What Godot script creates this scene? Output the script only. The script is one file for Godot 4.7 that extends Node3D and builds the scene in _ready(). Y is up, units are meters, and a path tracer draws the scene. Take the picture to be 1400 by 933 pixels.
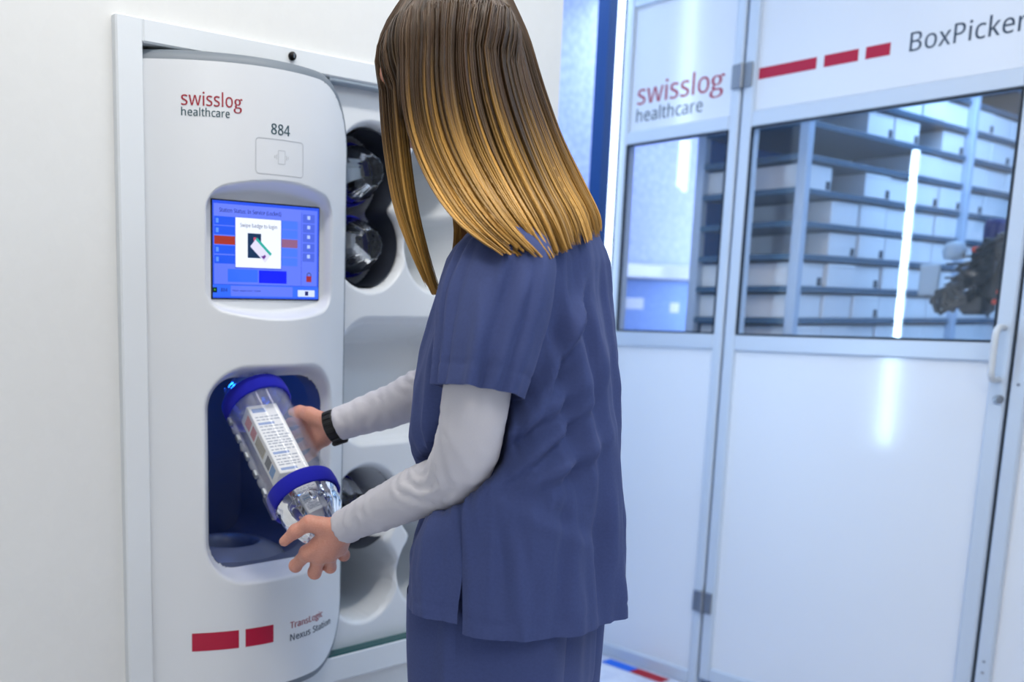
extends Node3D
# A nurse takes a clear carrier out of a wall-mounted tube station; behind her stands a glazed storage cabin.
# x runs along the station wall, y is up, z leaves the wall towards the camera.

const FWD := Vector3(-0.338, 0.0, -0.941)    # the way the nurse faces
const LEFT := Vector3(-0.941, 0.0, 0.338)    # her left
const STAND := Vector3(1.135, 0.0, 0.605)    # the spot she stands on
const CABIN_X := 2.866                       # front plane of the storage cabin
const P1 := Vector3(1.013, 0.891, 0.210)     # held carrier: centre of its lower band
const P2 := Vector3(1.025, 1.041, 0.039)     # and of its upper band

var rng := RandomNumberGenerator.new()
var used := {}
var M := {}


# ---------------------------------------------------------------- mesh builder
class MB:
	var v := PackedVector3Array()
	var n := PackedVector3Array()
	var c := PackedColorArray()
	var uv := PackedVector2Array()
	var ix := PackedInt32Array()
	var colored := false
	var mapped := false

	func face(pts: Array, hint: Vector3) -> void:
		var m: Vector3 = (pts[2] - pts[0]).cross(pts[1] - pts[0])
		if m.length_squared() < 1e-20:
			return
		m = m.normalized()
		var flip := m.dot(hint) < 0.0
		if flip:
			m = -m
		var at := v.size()
		for p in pts:
			v.append(p)
			n.append(m)
			if mapped: uv.append(Vector2.ZERO)
		for k in range(1, pts.size() - 1):
			ix.append(at)
			if flip:
				ix.append(at + k + 1); ix.append(at + k)
			else:
				ix.append(at + k); ix.append(at + k + 1)

	# rows of points, joined into one smooth sheet
	func grid(rows: Array, closed := false, colors: Array = []) -> void:
		var at := v.size()
		var w: int = rows[0].size()
		var h := rows.size()
		for i in h:
			var row: PackedVector3Array = rows[i]
			v.append_array(row)
			if colored:
				c.append_array(colors[i])
			if mapped:
				for j in w:
					uv.append(Vector2(float(j) / (w - 1), float(i) / (h - 1)))
		var acc := PackedVector3Array()
		acc.resize(w * h)
		var last := w if closed else w - 1
		for i in h - 1:
			for j in last:
				var a := i * w + j
				var b := i * w + (j + 1) % w
				var d := a + w
				var e := b + w
				var q := (v[at + e] - v[at + a]).cross(v[at + b] - v[at + d])
				q = -q
				acc[a] += q; acc[b] += q; acc[d] += q; acc[e] += q
				ix.append(at + a); ix.append(at + b); ix.append(at + e)
				ix.append(at + a); ix.append(at + e); ix.append(at + d)
		for k in w * h:
			# winding a, b, e seen clockwise
			n.append(-acc[k].normalized() if acc[k].length_squared() > 1e-24 else Vector3.UP)

	func cap(row: PackedVector3Array, hint: Vector3) -> void:
		var mid := Vector3.ZERO
		for p in row:
			mid += p
		mid /= row.size()
		for j in row.size():
			face([mid, row[j], row[(j + 1) % row.size()]], hint)

	func mesh() -> ArrayMesh:
		var a := []
		a.resize(Mesh.ARRAY_MAX)
		a[Mesh.ARRAY_VERTEX] = v
		a[Mesh.ARRAY_NORMAL] = n
		if colored:
			while c.size() < v.size():
				c.append(c[c.size() - 1])
			a[Mesh.ARRAY_COLOR] = c
		if mapped:
			while uv.size() < v.size():
				uv.append(Vector2.ZERO)
			a[Mesh.ARRAY_TEX_UV] = uv
		a[Mesh.ARRAY_INDEX] = ix
		var m := ArrayMesh.new()
		m.add_surface_from_arrays(Mesh.PRIMITIVE_TRIANGLES, a)
		return m


# box with chamfered edges
func cbox(mb: MB, center: Vector3, size: Vector3, bevel := 0.002, basis := Basis()) -> void:
	var h := size / 2.0
	var b := minf(bevel, minf(h.x, minf(h.y, h.z)) * 0.95)
	var p := func(sx, sy, sz, axis):
		var q := Vector3(sx * (h.x - (0.0 if axis == 0 else b)), sy * (h.y - (0.0 if axis == 1 else b)), sz * (h.z - (0.0 if axis == 2 else b)))
		return center + basis * q
	for s in [-1, 1]:
		mb.face([p.call(s, -1, -1, 0), p.call(s, 1, -1, 0), p.call(s, 1, 1, 0), p.call(s, -1, 1, 0)], basis * Vector3(s, 0, 0))
		mb.face([p.call(-1, s, -1, 1), p.call(1, s, -1, 1), p.call(1, s, 1, 1), p.call(-1, s, 1, 1)], basis * Vector3(0, s, 0))
		mb.face([p.call(-1, -1, s, 2), p.call(1, -1, s, 2), p.call(1, 1, s, 2), p.call(-1, 1, s, 2)], basis * Vector3(0, 0, s))
	if b <= 0.0001:
		return
	for s in [-1, 1]:
		for t in [-1, 1]:
			mb.face([p.call(s, t, -1, 0), p.call(s, t, 1, 0), p.call(s, t, 1, 1), p.call(s, t, -1, 1)], basis * Vector3(s, t, 0))
			mb.face([p.call(s, -1, t, 0), p.call(s, 1, t, 0), p.call(s, 1, t, 2), p.call(s, -1, t, 2)], basis * Vector3(s, 0, t))
			mb.face([p.call(-1, s, t, 1), p.call(1, s, t, 1), p.call(1, s, t, 2), p.call(-1, s, t, 2)], basis * Vector3(0, s, t))
			for w in [-1, 1]:
				mb.face([p.call(s, t, w, 0), p.call(s, t, w, 1), p.call(s, t, w, 2)], basis * Vector3(s, t, w))


# turned shape: pieces are smooth runs of Vector2(radius, along)
func lathe(mb: MB, pieces: Array, xf: Transform3D, segs := 48) -> void:
	for piece in pieces:
		var rows := []
		for q in piece:
			var row := PackedVector3Array()
			for k in segs:
				var t := TAU * k / segs
				row.append(xf * Vector3(cos(t) * q.x, q.y, sin(t) * q.x))
			rows.append(row)
		mb.grid(rows, true)


func frame_rows(path: PackedVector3Array, ra: PackedFloat32Array, rb: PackedFloat32Array, side: Vector3, segs: int) -> Array:
	var rows := []
	for i in path.size():
		var t: Vector3 = (path[mini(i + 1, path.size() - 1)] - path[maxi(i - 1, 0)]).normalized()
		var x := (side - t * side.dot(t)).normalized()
		var y := t.cross(x)
		var row := PackedVector3Array()
		for k in segs:
			var a := TAU * k / segs
			row.append(path[i] + x * cos(a) * ra[i] + y * sin(a) * rb[i])
		rows.append(row)
	return rows


func tube(mb: MB, pts: Array, r: float, segs := 10, steps := 1) -> void:
	var path := spline(pts, steps) if steps > 1 else PackedVector3Array(pts)
	var rr := PackedFloat32Array()
	rr.resize(path.size())
	rr.fill(r)
	var side := Vector3(0.31, 0.87, 0.4)
	var rows := frame_rows(path, rr, rr, side, segs)
	mb.grid(rows, true)
	mb.cap(rows[0], path[0] - path[1])
	mb.cap(rows[rows.size() - 1], path[path.size() - 1] - path[path.size() - 2])


func cat(a, b, c, d, t: float):
	return 0.5 * ((2.0 * b) + (c - a) * t + (2.0 * a - 5.0 * b + 4.0 * c - d) * t * t + (3.0 * b - a - 3.0 * c + d) * t * t * t)


func spline(pts: Array, steps: int) -> PackedVector3Array:
	var out := PackedVector3Array()
	for i in pts.size() - 1:
		for k in steps:
			out.append(cat(pts[maxi(i - 1, 0)], pts[i], pts[i + 1], pts[mini(i + 2, pts.size() - 1)], float(k) / steps))
	out.append(pts[pts.size() - 1])
	return out


func spline1(vals: Array, steps: int) -> PackedFloat32Array:
	var out := PackedFloat32Array()
	for i in vals.size() - 1:
		for k in steps:
			out.append(cat(vals[maxi(i - 1, 0)], vals[i], vals[i + 1], vals[mini(i + 2, vals.size() - 1)], float(k) / steps))
	out.append(vals[vals.size() - 1])
	return out


func table(rows: Array, at: float, col: int) -> float:
	# rows sorted by falling first entry
	if at >= rows[0][0]:
		return rows[0][col]
	for i in rows.size() - 1:
		if at >= rows[i + 1][0]:
			var t: float = (rows[i][0] - at) / (rows[i][0] - rows[i + 1][0])
			t = t * t * (3.0 - 2.0 * t) * 0.4 + t * 0.6
			return lerpf(rows[i][col], rows[i + 1][col], t)
	return rows[rows.size() - 1][col]


func rrect(x: float, y: float, cx: float, cy: float, hx: float, hy: float, r: float) -> float:
	var qx := absf(x - cx) - hx + r
	var qy := absf(y - cy) - hy + r
	return Vector2(maxf(qx, 0.0), maxf(qy, 0.0)).length() + minf(maxf(qx, qy), 0.0) - r


# a moulded plate over x and y; rise gives z, cut is negative where the plate is open
func moulded(mb: MB, x0: float, x1: float, y0: float, y1: float, cell: float, rise: Callable, cut: Callable, levels: Array) -> void:
	var nx := int(ceilf((x1 - x0) / cell))
	var ny := int(ceilf((y1 - y0) / cell))
	var at := mb.v.size()
	var sd := PackedFloat32Array()
	for j in ny + 1:
		for i in nx + 1:
			var x := lerpf(x0, x1, float(i) / nx)
			var y := lerpf(y0, y1, float(j) / ny)
			var d: float = cut.call(x, y)
			for l in levels:
				if absf(d - l) < cell * 0.55:
					var e := 0.0004
					var gx: float = (cut.call(x + e, y) - cut.call(x - e, y)) / (2.0 * e)
					var gy: float = (cut.call(x, y + e) - cut.call(x, y - e)) / (2.0 * e)
					x -= gx * (d - l)
					y -= gy * (d - l)
					d = l
					break
			sd.append(d)
			mb.v.append(Vector3(x, y, rise.call(x, y, d)))
	var acc := PackedVector3Array()
	acc.resize(sd.size())
	for j in ny:
		for i in nx:
			var a := j * (nx + 1) + i
			for tri in [[a, a + nx + 1, a + nx + 2], [a, a + nx + 2, a + 1]]:
				if (sd[tri[0]] + sd[tri[1]] + sd[tri[2]]) / 3.0 < 1e-5 and levels[0] == 0.0:
					continue
				var q := (mb.v[at + tri[2]] - mb.v[at + tri[0]]).cross(mb.v[at + tri[1]] - mb.v[at + tri[0]])
				for k in tri:
					acc[k] += q
					mb.ix.append(at + k)
	for q in acc:
		mb.n.append(q.normalized() if q.length_squared() > 1e-24 else Vector3.BACK)


# smooth union of tapered bones, meshed as surface nets
func bones_distance(p: Vector3, bones: Array, k: float) -> float:
	var d := 1e9
	for b in bones:
		var a: Vector3 = b[0]
		var ab: Vector3 = b[1] - a
		var t := clampf((p - a).dot(ab) / maxf(ab.length_squared(), 1e-9), 0.0, 1.0)
		var e: float = p.distance_to(a + ab * t) - lerpf(b[2], b[3], t)
		if d - e > k:
			d = e
		elif e - d < k:
			var h := maxf(k - absf(d - e), 0.0) / k
			d = minf(d, e) - h * h * k * 0.25
	return d


func nets(mb: MB, fn: Callable, lo: Vector3, hi: Vector3, cell: float) -> void:
	var B := 6
	var nb := Vector3i(((hi - lo) / (cell * B)).ceil())
	var val := {}
	var cells := {}
	var blocks := []
	var reach := cell * B * 0.87 + cell * 2.0
	for bz in nb.z:
		for by in nb.y:
			for bx in nb.x:
				var mid := lo + (Vector3(bx, by, bz) + Vector3.ONE * 0.5) * cell * B
				if absf(fn.call(mid)) < reach * 1.25:
					blocks.append(Vector3i(bx, by, bz))
	for b in blocks:
		for z in B + 1:
			for y in B + 1:
				for x in B + 1:
					var k := Vector3i(b.x * B + x, b.y * B + y, b.z * B + z)
					if not val.has(k):
						val[k] = fn.call(lo + Vector3(k) * cell)
	var corner := [Vector3i(0, 0, 0), Vector3i(1, 0, 0), Vector3i(0, 1, 0), Vector3i(1, 1, 0), Vector3i(0, 0, 1), Vector3i(1, 0, 1), Vector3i(0, 1, 1), Vector3i(1, 1, 1)]
	var edges := [[0, 1], [2, 3], [4, 5], [6, 7], [0, 2], [1, 3], [4, 6], [5, 7], [0, 4], [1, 5], [2, 6], [3, 7]]
	var at := mb.v.size()
	for b in blocks:
		for z in B:
			for y in B:
				for x in B:
					var k := Vector3i(b.x * B + x, b.y * B + y, b.z * B + z)
					var s := PackedFloat32Array()
					var inside := 0
					for o in corner:
						var d: float = val[k + o]
						s.append(d)
						if d < 0.0: inside += 1
					if inside == 0 or inside == 8:
						continue
					var sum := Vector3.ZERO
					var cnt := 0
					for e in edges:
						var d0 := s[e[0]]
						var d1 := s[e[1]]
						if (d0 < 0.0) != (d1 < 0.0):
							sum += Vector3(corner[e[0]]).lerp(Vector3(corner[e[1]]), d0 / (d0 - d1))
							cnt += 1
					cells[k] = mb.v.size()
					mb.v.append(lo + (Vector3(k) + sum / cnt) * cell)
	var acc := PackedVector3Array()
	acc.resize(mb.v.size() - at)
	for k in cells:
		for ax in 3:
			var step: Vector3i = [Vector3i(1, 0, 0), Vector3i(0, 1, 0), Vector3i(0, 0, 1)][ax]
			var u: Vector3i = [Vector3i(0, 1, 0), Vector3i(0, 0, 1), Vector3i(1, 0, 0)][ax]
			var w: Vector3i = [Vector3i(0, 0, 1), Vector3i(1, 0, 0), Vector3i(0, 1, 0)][ax]
			var d0: float = val[k]
			var d1: float = val[k + step]
			if (d0 < 0.0) == (d1 < 0.0):
				continue
			if not (cells.has(k - u) and cells.has(k - w) and cells.has(k - u - w)):
				continue
			var q := [cells[k], cells[k - u], cells[k - u - w], cells[k - w]]
			if d0 >= 0.0:
				q.reverse()
			q.reverse()
			for tri in [[q[0], q[1], q[2]], [q[0], q[2], q[3]]]:
				var m := (mb.v[tri[2]] - mb.v[tri[0]]).cross(mb.v[tri[1]] - mb.v[tri[0]])
				for i in tri:
					acc[i - at] += m
					mb.ix.append(i)
	for q in acc:
		mb.n.append(q.normalized() if q.length_squared() > 1e-24 else Vector3.UP)


# ---------------------------------------------------------------- nodes
func numbered(called: String) -> String:
	var k: int = used.get(called, 0)
	used[called] = k + 1
	return called if k == 0 else "%s_%03d" % [called, k]


func add(called: String, mb, m: Material, parent: Node = self) -> MeshInstance3D:
	var o := MeshInstance3D.new()
	o.name = numbered(called) if parent == self else called
	o.mesh = mb.mesh() if mb is MB else mb
	o.material_override = m
	parent.add_child(o, true)
	return o


func thing(called: String, label: String, category: String, group := "", at := Vector3.ZERO) -> Node3D:
	var o := Node3D.new()
	o.name = numbered(called)
	o.position = at
	add_child(o, true)
	return tag(o, label, category, group)


func tag(o: Node3D, label: String, category: String, group := "") -> Node3D:
	o.set_meta("label", label)
	o.set_meta("category", category)
	if group:
		o.set_meta("group", group)
	return o


func structure(called: String, mb: MB, m: Material, label := "") -> MeshInstance3D:
	var o := add(called, mb, m)
	o.set_meta("kind", "structure")
	if label:
		o.set_meta("label", label)
	return o


func one_box(center: Vector3, size: Vector3, bevel := 0.002, basis := Basis()) -> MB:
	var mb := MB.new()
	cbox(mb, center, size, bevel, basis)
	return mb


func mat(called: String, color: Color, rough := 0.6, metal := 0.0) -> StandardMaterial3D:
	var m := StandardMaterial3D.new()
	m.resource_name = called
	m.albedo_color = color
	m.roughness = rough
	m.metallic = metal
	M[called] = m
	return m


func noise(freq: float, octaves: int, sd: int) -> FastNoiseLite:
	var f := FastNoiseLite.new()
	f.noise_type = FastNoiseLite.TYPE_SIMPLEX_SMOOTH
	f.frequency = freq
	f.fractal_octaves = octaves
	f.seed = sd
	return f


func noise_tex(freq: float, octaves: int, sd: int, lo: Color, hi: Color, size := 512) -> NoiseTexture2D:
	var t := NoiseTexture2D.new()
	t.width = size
	t.height = size
	t.seamless = true
	t.noise = noise(freq, octaves, sd)
	var g := Gradient.new()
	g.set_color(0, lo)
	g.set_color(1, hi)
	t.color_ramp = g
	return t


func textured(m: StandardMaterial3D, t: Texture2D, scale: float) -> void:
	m.albedo_texture = t
	m.uv1_triplanar = true
	m.uv1_world_triplanar = true
	m.uv1_scale = Vector3.ONE * scale


func relief(m: StandardMaterial3D, t: Texture2D, cm: float) -> void:
	m.heightmap_enabled = true
	m.heightmap_texture = t
	m.heightmap_scale = cm


func glow(called: String, color: Color, energy: float) -> StandardMaterial3D:
	var m := mat(called, Color(0.9, 0.9, 0.9), 0.5)
	m.emission_enabled = true
	m.emission = color
	m.emission_energy_multiplier = energy
	return m


func area(called: String, at: Vector3, towards: Vector3, size: Vector2, color: Color, energy: float) -> void:
	var l := AreaLight3D.new()
	l.name = called
	l.area_size = size
	l.light_color = color
	l.light_energy = energy
	l.shadow_enabled = true
	l.area_range = 12.0
	l.area_attenuation = 2.0
	add_child(l, true)
	l.look_at_from_position(at, at + towards, Vector3.UP if absf(towards.y) < 0.9 else Vector3.RIGHT)


# letters as thin solids; place turns (across, up, out) into a point
func letters(called: String, text: String, face: String, wide: float, high: float, place: Callable, m: Material, parent: Node, thick := 0.0006) -> MeshInstance3D:
	var f := SystemFont.new()
	f.font_names = PackedStringArray([face])
	var t := TextMesh.new()
	t.text = text
	t.font = f
	t.font_size = 64
	t.pixel_size = 0.01
	t.depth = 0.05
	t.curve_step = 1.0
	var a := t.get_mesh_arrays()
	var lo := Vector3.ONE * 1e9
	var hi := -lo
	for p in a[Mesh.ARRAY_VERTEX]:
		lo = lo.min(p)
		hi = hi.max(p)
	var vs := PackedVector3Array()
	for p in a[Mesh.ARRAY_VERTEX]:
		vs.append(place.call((p.x - lo.x) / (hi.x - lo.x) * wide, (p.y - lo.y) / (hi.y - lo.y) * high, (p.z - lo.z) / maxf(hi.z - lo.z, 1e-6) * thick))
	var b := []
	b.resize(Mesh.ARRAY_MAX)
	b[Mesh.ARRAY_VERTEX] = vs
	b[Mesh.ARRAY_INDEX] = a[Mesh.ARRAY_INDEX]
	var am := ArrayMesh.new()
	am.add_surface_from_arrays(Mesh.PRIMITIVE_TRIANGLES, b)
	return add(called, am, m, parent)


# ---------------------------------------------------------------- the build
func _ready() -> void:
	rng.seed = 884
	setup_view()
	setup_materials()
	build_room()
	build_lamps()
	build_station()
	build_cabin()
	build_rack()
	build_carriers()
	build_person()
	build_hair()


func setup_view() -> void:
	var cam := Camera3D.new()
	cam.name = "camera"
	var lens := CameraAttributesPhysical.new()
	lens.frustum_near = 0.05
	lens.frustum_far = 60.0
	lens.frustum_focal_length = 35.0
	lens.frustum_focus_distance = 1.48
	lens.exposure_aperture = 3.2
	cam.attributes = lens
	cam.projection = Camera3D.PROJECTION_FRUSTUM
	cam.near = 0.05
	cam.far = 60.0
	cam.size = 0.05 * 933.0 / 1341.8
	cam.frustum_offset = Vector2(280.0, 174.3) / 1341.8 * 0.05
	add_child(cam)
	cam.transform = Transform3D(Basis(Vector3(0.80696, 0.00887, 0.59053), Vector3(0.08772, 0.98700, -0.13469), Vector3(-0.58405, 0.16049, 0.79569)).orthonormalized(), Vector3(0, 1.22, 1.6))
	cam.current = true
	var we := WorldEnvironment.new()
	we.name = "world_environment"
	var e := Environment.new()
	e.background_mode = Environment.BG_COLOR
	e.background_color = Color(0.05, 0.06, 0.08)
	e.tonemap_mode = Environment.TONE_MAPPER_LINEAR
	e.tonemap_exposure = 1.25
	e.sdfgi_enabled = true
	e.ssao_enabled = true
	e.ssil_enabled = true
	we.environment = e
	add_child(we)
	# unseen lamps, placed to light the room, the cabin inside and the far wall
	for p in PANELS:
		area("unseen_panel_light", Vector3(p[0], p[6] - 0.035, p[1]), Vector3.DOWN, Vector2(p[2], p[3]), p[4], p[5])
	# wall strip and tube out of view, added far-wall fill lamp, cabin post strip
	area("unseen_strip_light", Vector3(1.925, 1.27, -0.035), Vector3.RIGHT, Vector2(0.02, 1.04), Color(0.72, 0.86, 1.0), 0.35)
	area("unseen_tube_light", Vector3(1.93, 2.2, -0.96), Vector3.RIGHT, Vector2(0.026, 0.9), Color(0.76, 0.88, 1.0), 0.15)
	area("added_fill_light", Vector3(4.945, 1.5, -0.92), Vector3(-0.4, 0, -0.9).normalized(), Vector2(0.3, 1.3), Color(0.8, 0.88, 1.0), 0.75)
	area("cabin_strip_light", Vector3(CABIN_X - 0.03, 1.3, -0.565), Vector3.LEFT, Vector2(0.02, 2.3), Color(0.7, 0.85, 1.0), 0.35)


# x, z, size along x, size along z, colour, energy
const PANELS := [
	[0.5, 0.66, 0.14, 1.2, Color(1.0, 0.98, 0.95), 0.92, 2.72],
	[1.45, 0.66, 0.14, 1.2, Color(1.0, 0.985, 0.96), 0.78, 2.72],
	[2.2, 1.7, 0.3, 1.5, Color(0.76, 0.88, 1.0), 0.8, 2.72],
	[0.3, 2.6, 1.5, 0.3, Color(1.0, 0.985, 0.96), 1.95, 2.72],
	[4.1, -0.8, 2.6, 0.2, Color(0.8, 0.88, 1.0), 2.6, 2.72],
	[3.9, 0.42, 1.5, 0.2, Color(0.62, 0.8, 1.0), 3.0, 2.5],
	[2.3, -0.95, 0.3, 0.6, Color(0.7, 0.84, 1.0), 0.5, 2.72],
]


func setup_materials() -> void:
	var m := mat("wall_paint", Color(0.87, 0.875, 0.87), 0.75)
	textured(m, noise_tex(0.03, 3, 5, Color(0.99, 0.99, 0.99), Color(1, 1, 1)), 1.3)
	m = mat("ceiling_paint", Color(0.9, 0.9, 0.9), 0.9)
	m = mat("floor_vinyl", Color(0.88, 0.89, 0.92), 0.25)
	textured(m, noise_tex(0.02, 4, 9, Color(0.86, 0.87, 0.92), Color(1, 1, 1)), 1.0)
	m = mat("far_wall_plaster", Color(0.84, 0.87, 0.97), 0.9)
	textured(m, noise_tex(0.05, 5, 21, Color(0.78, 0.82, 0.95), Color(1, 1, 1)), 0.9)
	m = mat("far_wall_felt", Color(0.8, 0.86, 0.96), 0.95)
	textured(m, noise_tex(0.12, 4, 22, Color(0.5, 0.62, 0.84), Color(0.9, 0.95, 1)), 1.2)
	mat("station_shell", Color(0.86, 0.875, 0.89), 0.35)
	mat("station_frame", Color(0.86, 0.88, 0.895), 0.45)
	mat("rim_grey", Color(0.42, 0.46, 0.5), 0.45)
	mat("rail_grey", Color(0.6, 0.65, 0.7), 0.4)
	mat("glass_edge", Color(0.02, 0.3, 0.3), 0.2)
	mat("niche_plastic", Color(0.4, 0.43, 0.5), 0.35)
	mat("socket_plastic", Color(0.42, 0.45, 0.52), 0.3)
	mat("bay_shade_grey", Color(0.2, 0.22, 0.26), 0.4)  # shade inside the bays put into a darker grey
	mat("tray_grey", Color(0.62, 0.64, 0.66), 0.5)
	mat("logo_red", Color(0.68, 0.0, 0.2), 0.5)
	mat("logo_red_deep", Color(0.6, 0.03, 0.16), 0.5)
	mat("logo_teal", Color(0.12, 0.28, 0.33), 0.5)
	mat("logo_slate", Color(0.16, 0.24, 0.32), 0.5)
	mat("print_grey", Color(0.74, 0.76, 0.78), 0.5)
	mat("screw_dark", Color(0.06, 0.06, 0.07), 0.3, 0.6)
	mat("cabin_white", Color(0.86, 0.875, 0.9), 0.13)
	mat("aluminium", Color(0.76, 0.8, 0.85), 0.4, 0.1)
	mat("steel", Color(0.55, 0.57, 0.6), 0.35, 0.8)
	mat("blue_post", Color(0.0, 0.25, 0.5), 0.5)
	mat("navy_trim", Color(0.12, 0.24, 0.42), 0.5)
	mat("gasket", Color(0.08, 0.13, 0.18), 0.6)
	m = mat("pane", Color(0.9, 0.96, 1.0, 0.02), 0.02)
	m.transparency = BaseMaterial3D.TRANSPARENCY_ALPHA
	mat("shelf_steel", Color(0.2, 0.34, 0.44), 0.45, 0.2)
	mat("rack_blue_light", Color(0.08, 0.42, 0.75), 0.6)  # blue light inside the rack, painted as colour
	mat("rack_post", Color(0.7, 0.75, 0.82), 0.45, 0.2)
	mat("box_card", Color(0.86, 0.86, 0.87), 0.7)
	mat("box_tag", Color(0.1, 0.14, 0.2), 0.6)
	mat("robot_dark", Color(0.05, 0.06, 0.09), 0.5)
	mat("robot_orange", Color(0.9, 0.25, 0.06), 0.5)
	mat("robot_blue", Color(0.03, 0.06, 0.4), 0.4)
	mat("robot_pale", Color(0.75, 0.8, 0.84), 0.5)
	m = mat("clear_plastic", Color(0.93, 0.95, 1.0, 0.05), 0.03)
	m.transparency = BaseMaterial3D.TRANSPARENCY_ALPHA
	m.metallic_specular = 0.7
	m = mat("blue_lit_clear", Color(0.3, 0.5, 0.95, 0.16), 0.05)  # blue glints on a clear cap, put into its tint
	m.transparency = BaseMaterial3D.TRANSPARENCY_ALPHA
	m.metallic_specular = 0.7
	m = mat("clear_solid", Color(0.97, 0.98, 1.0, 0.0), 0.03)
	m.refraction_enabled = true
	m.refraction_scale = 0.05
	m.transparency = BaseMaterial3D.TRANSPARENCY_ALPHA
	m = mat("band_felt", Color(0.02, 0.05, 0.62), 0.95)
	m.rim_enabled = true
	m.rim = 0.3
	mat("carton", Color(0.9, 0.91, 0.92), 0.55)
	mat("rubber_black", Color(0.03, 0.032, 0.036), 0.55)
	m = mat("skin", Color(0.84, 0.62, 0.545), 0.5)
	m.subsurf_scatter_enabled = true
	m.subsurf_scatter_strength = 0.12
	textured(m, noise_tex(0.035, 4, 31, Color(0.93, 0.86, 0.84), Color(1, 1, 1)), 14.0)
	m = mat("nail", Color(0.86, 0.62, 0.58), 0.3)
	m = mat("scrub_cotton", Color(0.236, 0.292, 0.49), 0.88)
	textured(m, noise_tex(0.06, 5, 41, Color(0.9, 0.9, 0.92), Color(1, 1, 1)), 6.0)
	m.rim_enabled = true
	m.rim = 0.25
	m = mat("knit_white", Color(0.83, 0.825, 0.85), 0.9)
	textured(m, noise_tex(0.3, 3, 43, Color(0.93, 0.93, 0.94), Color(1, 1, 1)), 5.0)
	m = mat("hair", Color(1, 1, 1), 0.42)
	m.vertex_color_use_as_albedo = true
	m.metallic_specular = 0.4
	mat("tape_blue", Color(0.05, 0.4, 0.85), 0.6)
	mat("tape_red", Color(0.65, 0.02, 0.12), 0.6)
	mat("shoe_white", Color(0.8, 0.8, 0.82), 0.6)
	mat("eye_white", Color(0.9, 0.9, 0.9), 0.2)


func build_room() -> void:
	structure("floor", one_box(Vector3(2.3, -0.05, 0.4), Vector3(8.2, 0.1, 6.2), 0.0), M.floor_vinyl)
	structure("ceiling", one_box(Vector3(2.3, 2.8, 0.4), Vector3(8.2, 0.16, 6.2), 0.0), M.ceiling_paint)
	structure("wall_front", one_box(Vector3(2.3, 1.36, 3.45), Vector3(8.2, 2.72, 0.1), 0.0), M.wall_paint)
	structure("wall_west", one_box(Vector3(-1.75, 1.36, 0.4), Vector3(0.1, 2.72, 6.0), 0.0), M.wall_paint)
	structure("wall_east", one_box(Vector3(6.35, 1.36, 0.4), Vector3(0.1, 2.72, 6.0), 0.0), M.wall_paint)
	# station wall with the opening that the station is set into
	var mb := MB.new()
	cbox(mb, Vector3(-0.455, 1.36, -0.25), Vector3(2.49, 2.72, 0.5), 0.0)
	cbox(mb, Vector3(1.79, 1.36, -0.25), Vector3(0.22, 2.72, 0.5), 0.002)
	cbox(mb, Vector3(1.235, 2.195, -0.25), Vector3(0.89, 1.05, 0.5), 0.0)
	cbox(mb, Vector3(1.235, 0.23, -0.25), Vector3(0.89, 0.46, 0.5), 0.0)
	cbox(mb, Vector3(1.235, 1.065, -0.48), Vector3(0.89, 1.21, 0.04), 0.0)
	structure("wall_left", mb, M.wall_paint)
	# wall beyond the gap: plaster above, a white ledge, felt below
	structure("wall_back", one_box(Vector3(2.3, 1.36, -1.55), Vector3(8.2, 2.72, 0.1), 0.0), M.far_wall_plaster)
	mb = one_box(Vector3(2.3, 0.69, -1.485), Vector3(8.0, 1.38, 0.03), 0.003)
	structure("trim_1", mb, M.far_wall_felt, "blue felt panelling on the far wall")
	mb = one_box(Vector3(2.3, 1.42, -1.46), Vector3(8.0, 0.075, 0.08), 0.01)
	structure("trim_2", mb, M.cabin_white, "white ledge along the far wall")
	for q in [[4.285, 1.262, 0.15, 0.055, "wide white card on the blue felt of the far wall"], [4.63, 1.243, 0.08, 0.05, "small white card on the blue felt of the far wall"]]:
		var cd := add("notice_card", one_box(Vector3(q[0], q[1], -1.469), Vector3(q[2], q[3], 0.002), 0.0005), M.carton)
		tag(cd, q[4], "card")
	var mt := add("floor_tape", MB.new() if false else one_box(Vector3(CABIN_X - 0.045, 0.0015, -0.27), Vector3(0.05, 0.003, 0.12), 0.0005), M.tape_red)
	tag(mt, "red strip of floor tape at the foot of the cabin", "floor tape")
	mt = add("floor_tape", one_box(Vector3(CABIN_X - 0.045, 0.0015, -0.39), Vector3(0.05, 0.003, 0.115), 0.0005), M.tape_blue)
	tag(mt, "blue strip of floor tape at the foot of the cabin", "floor tape")


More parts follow.
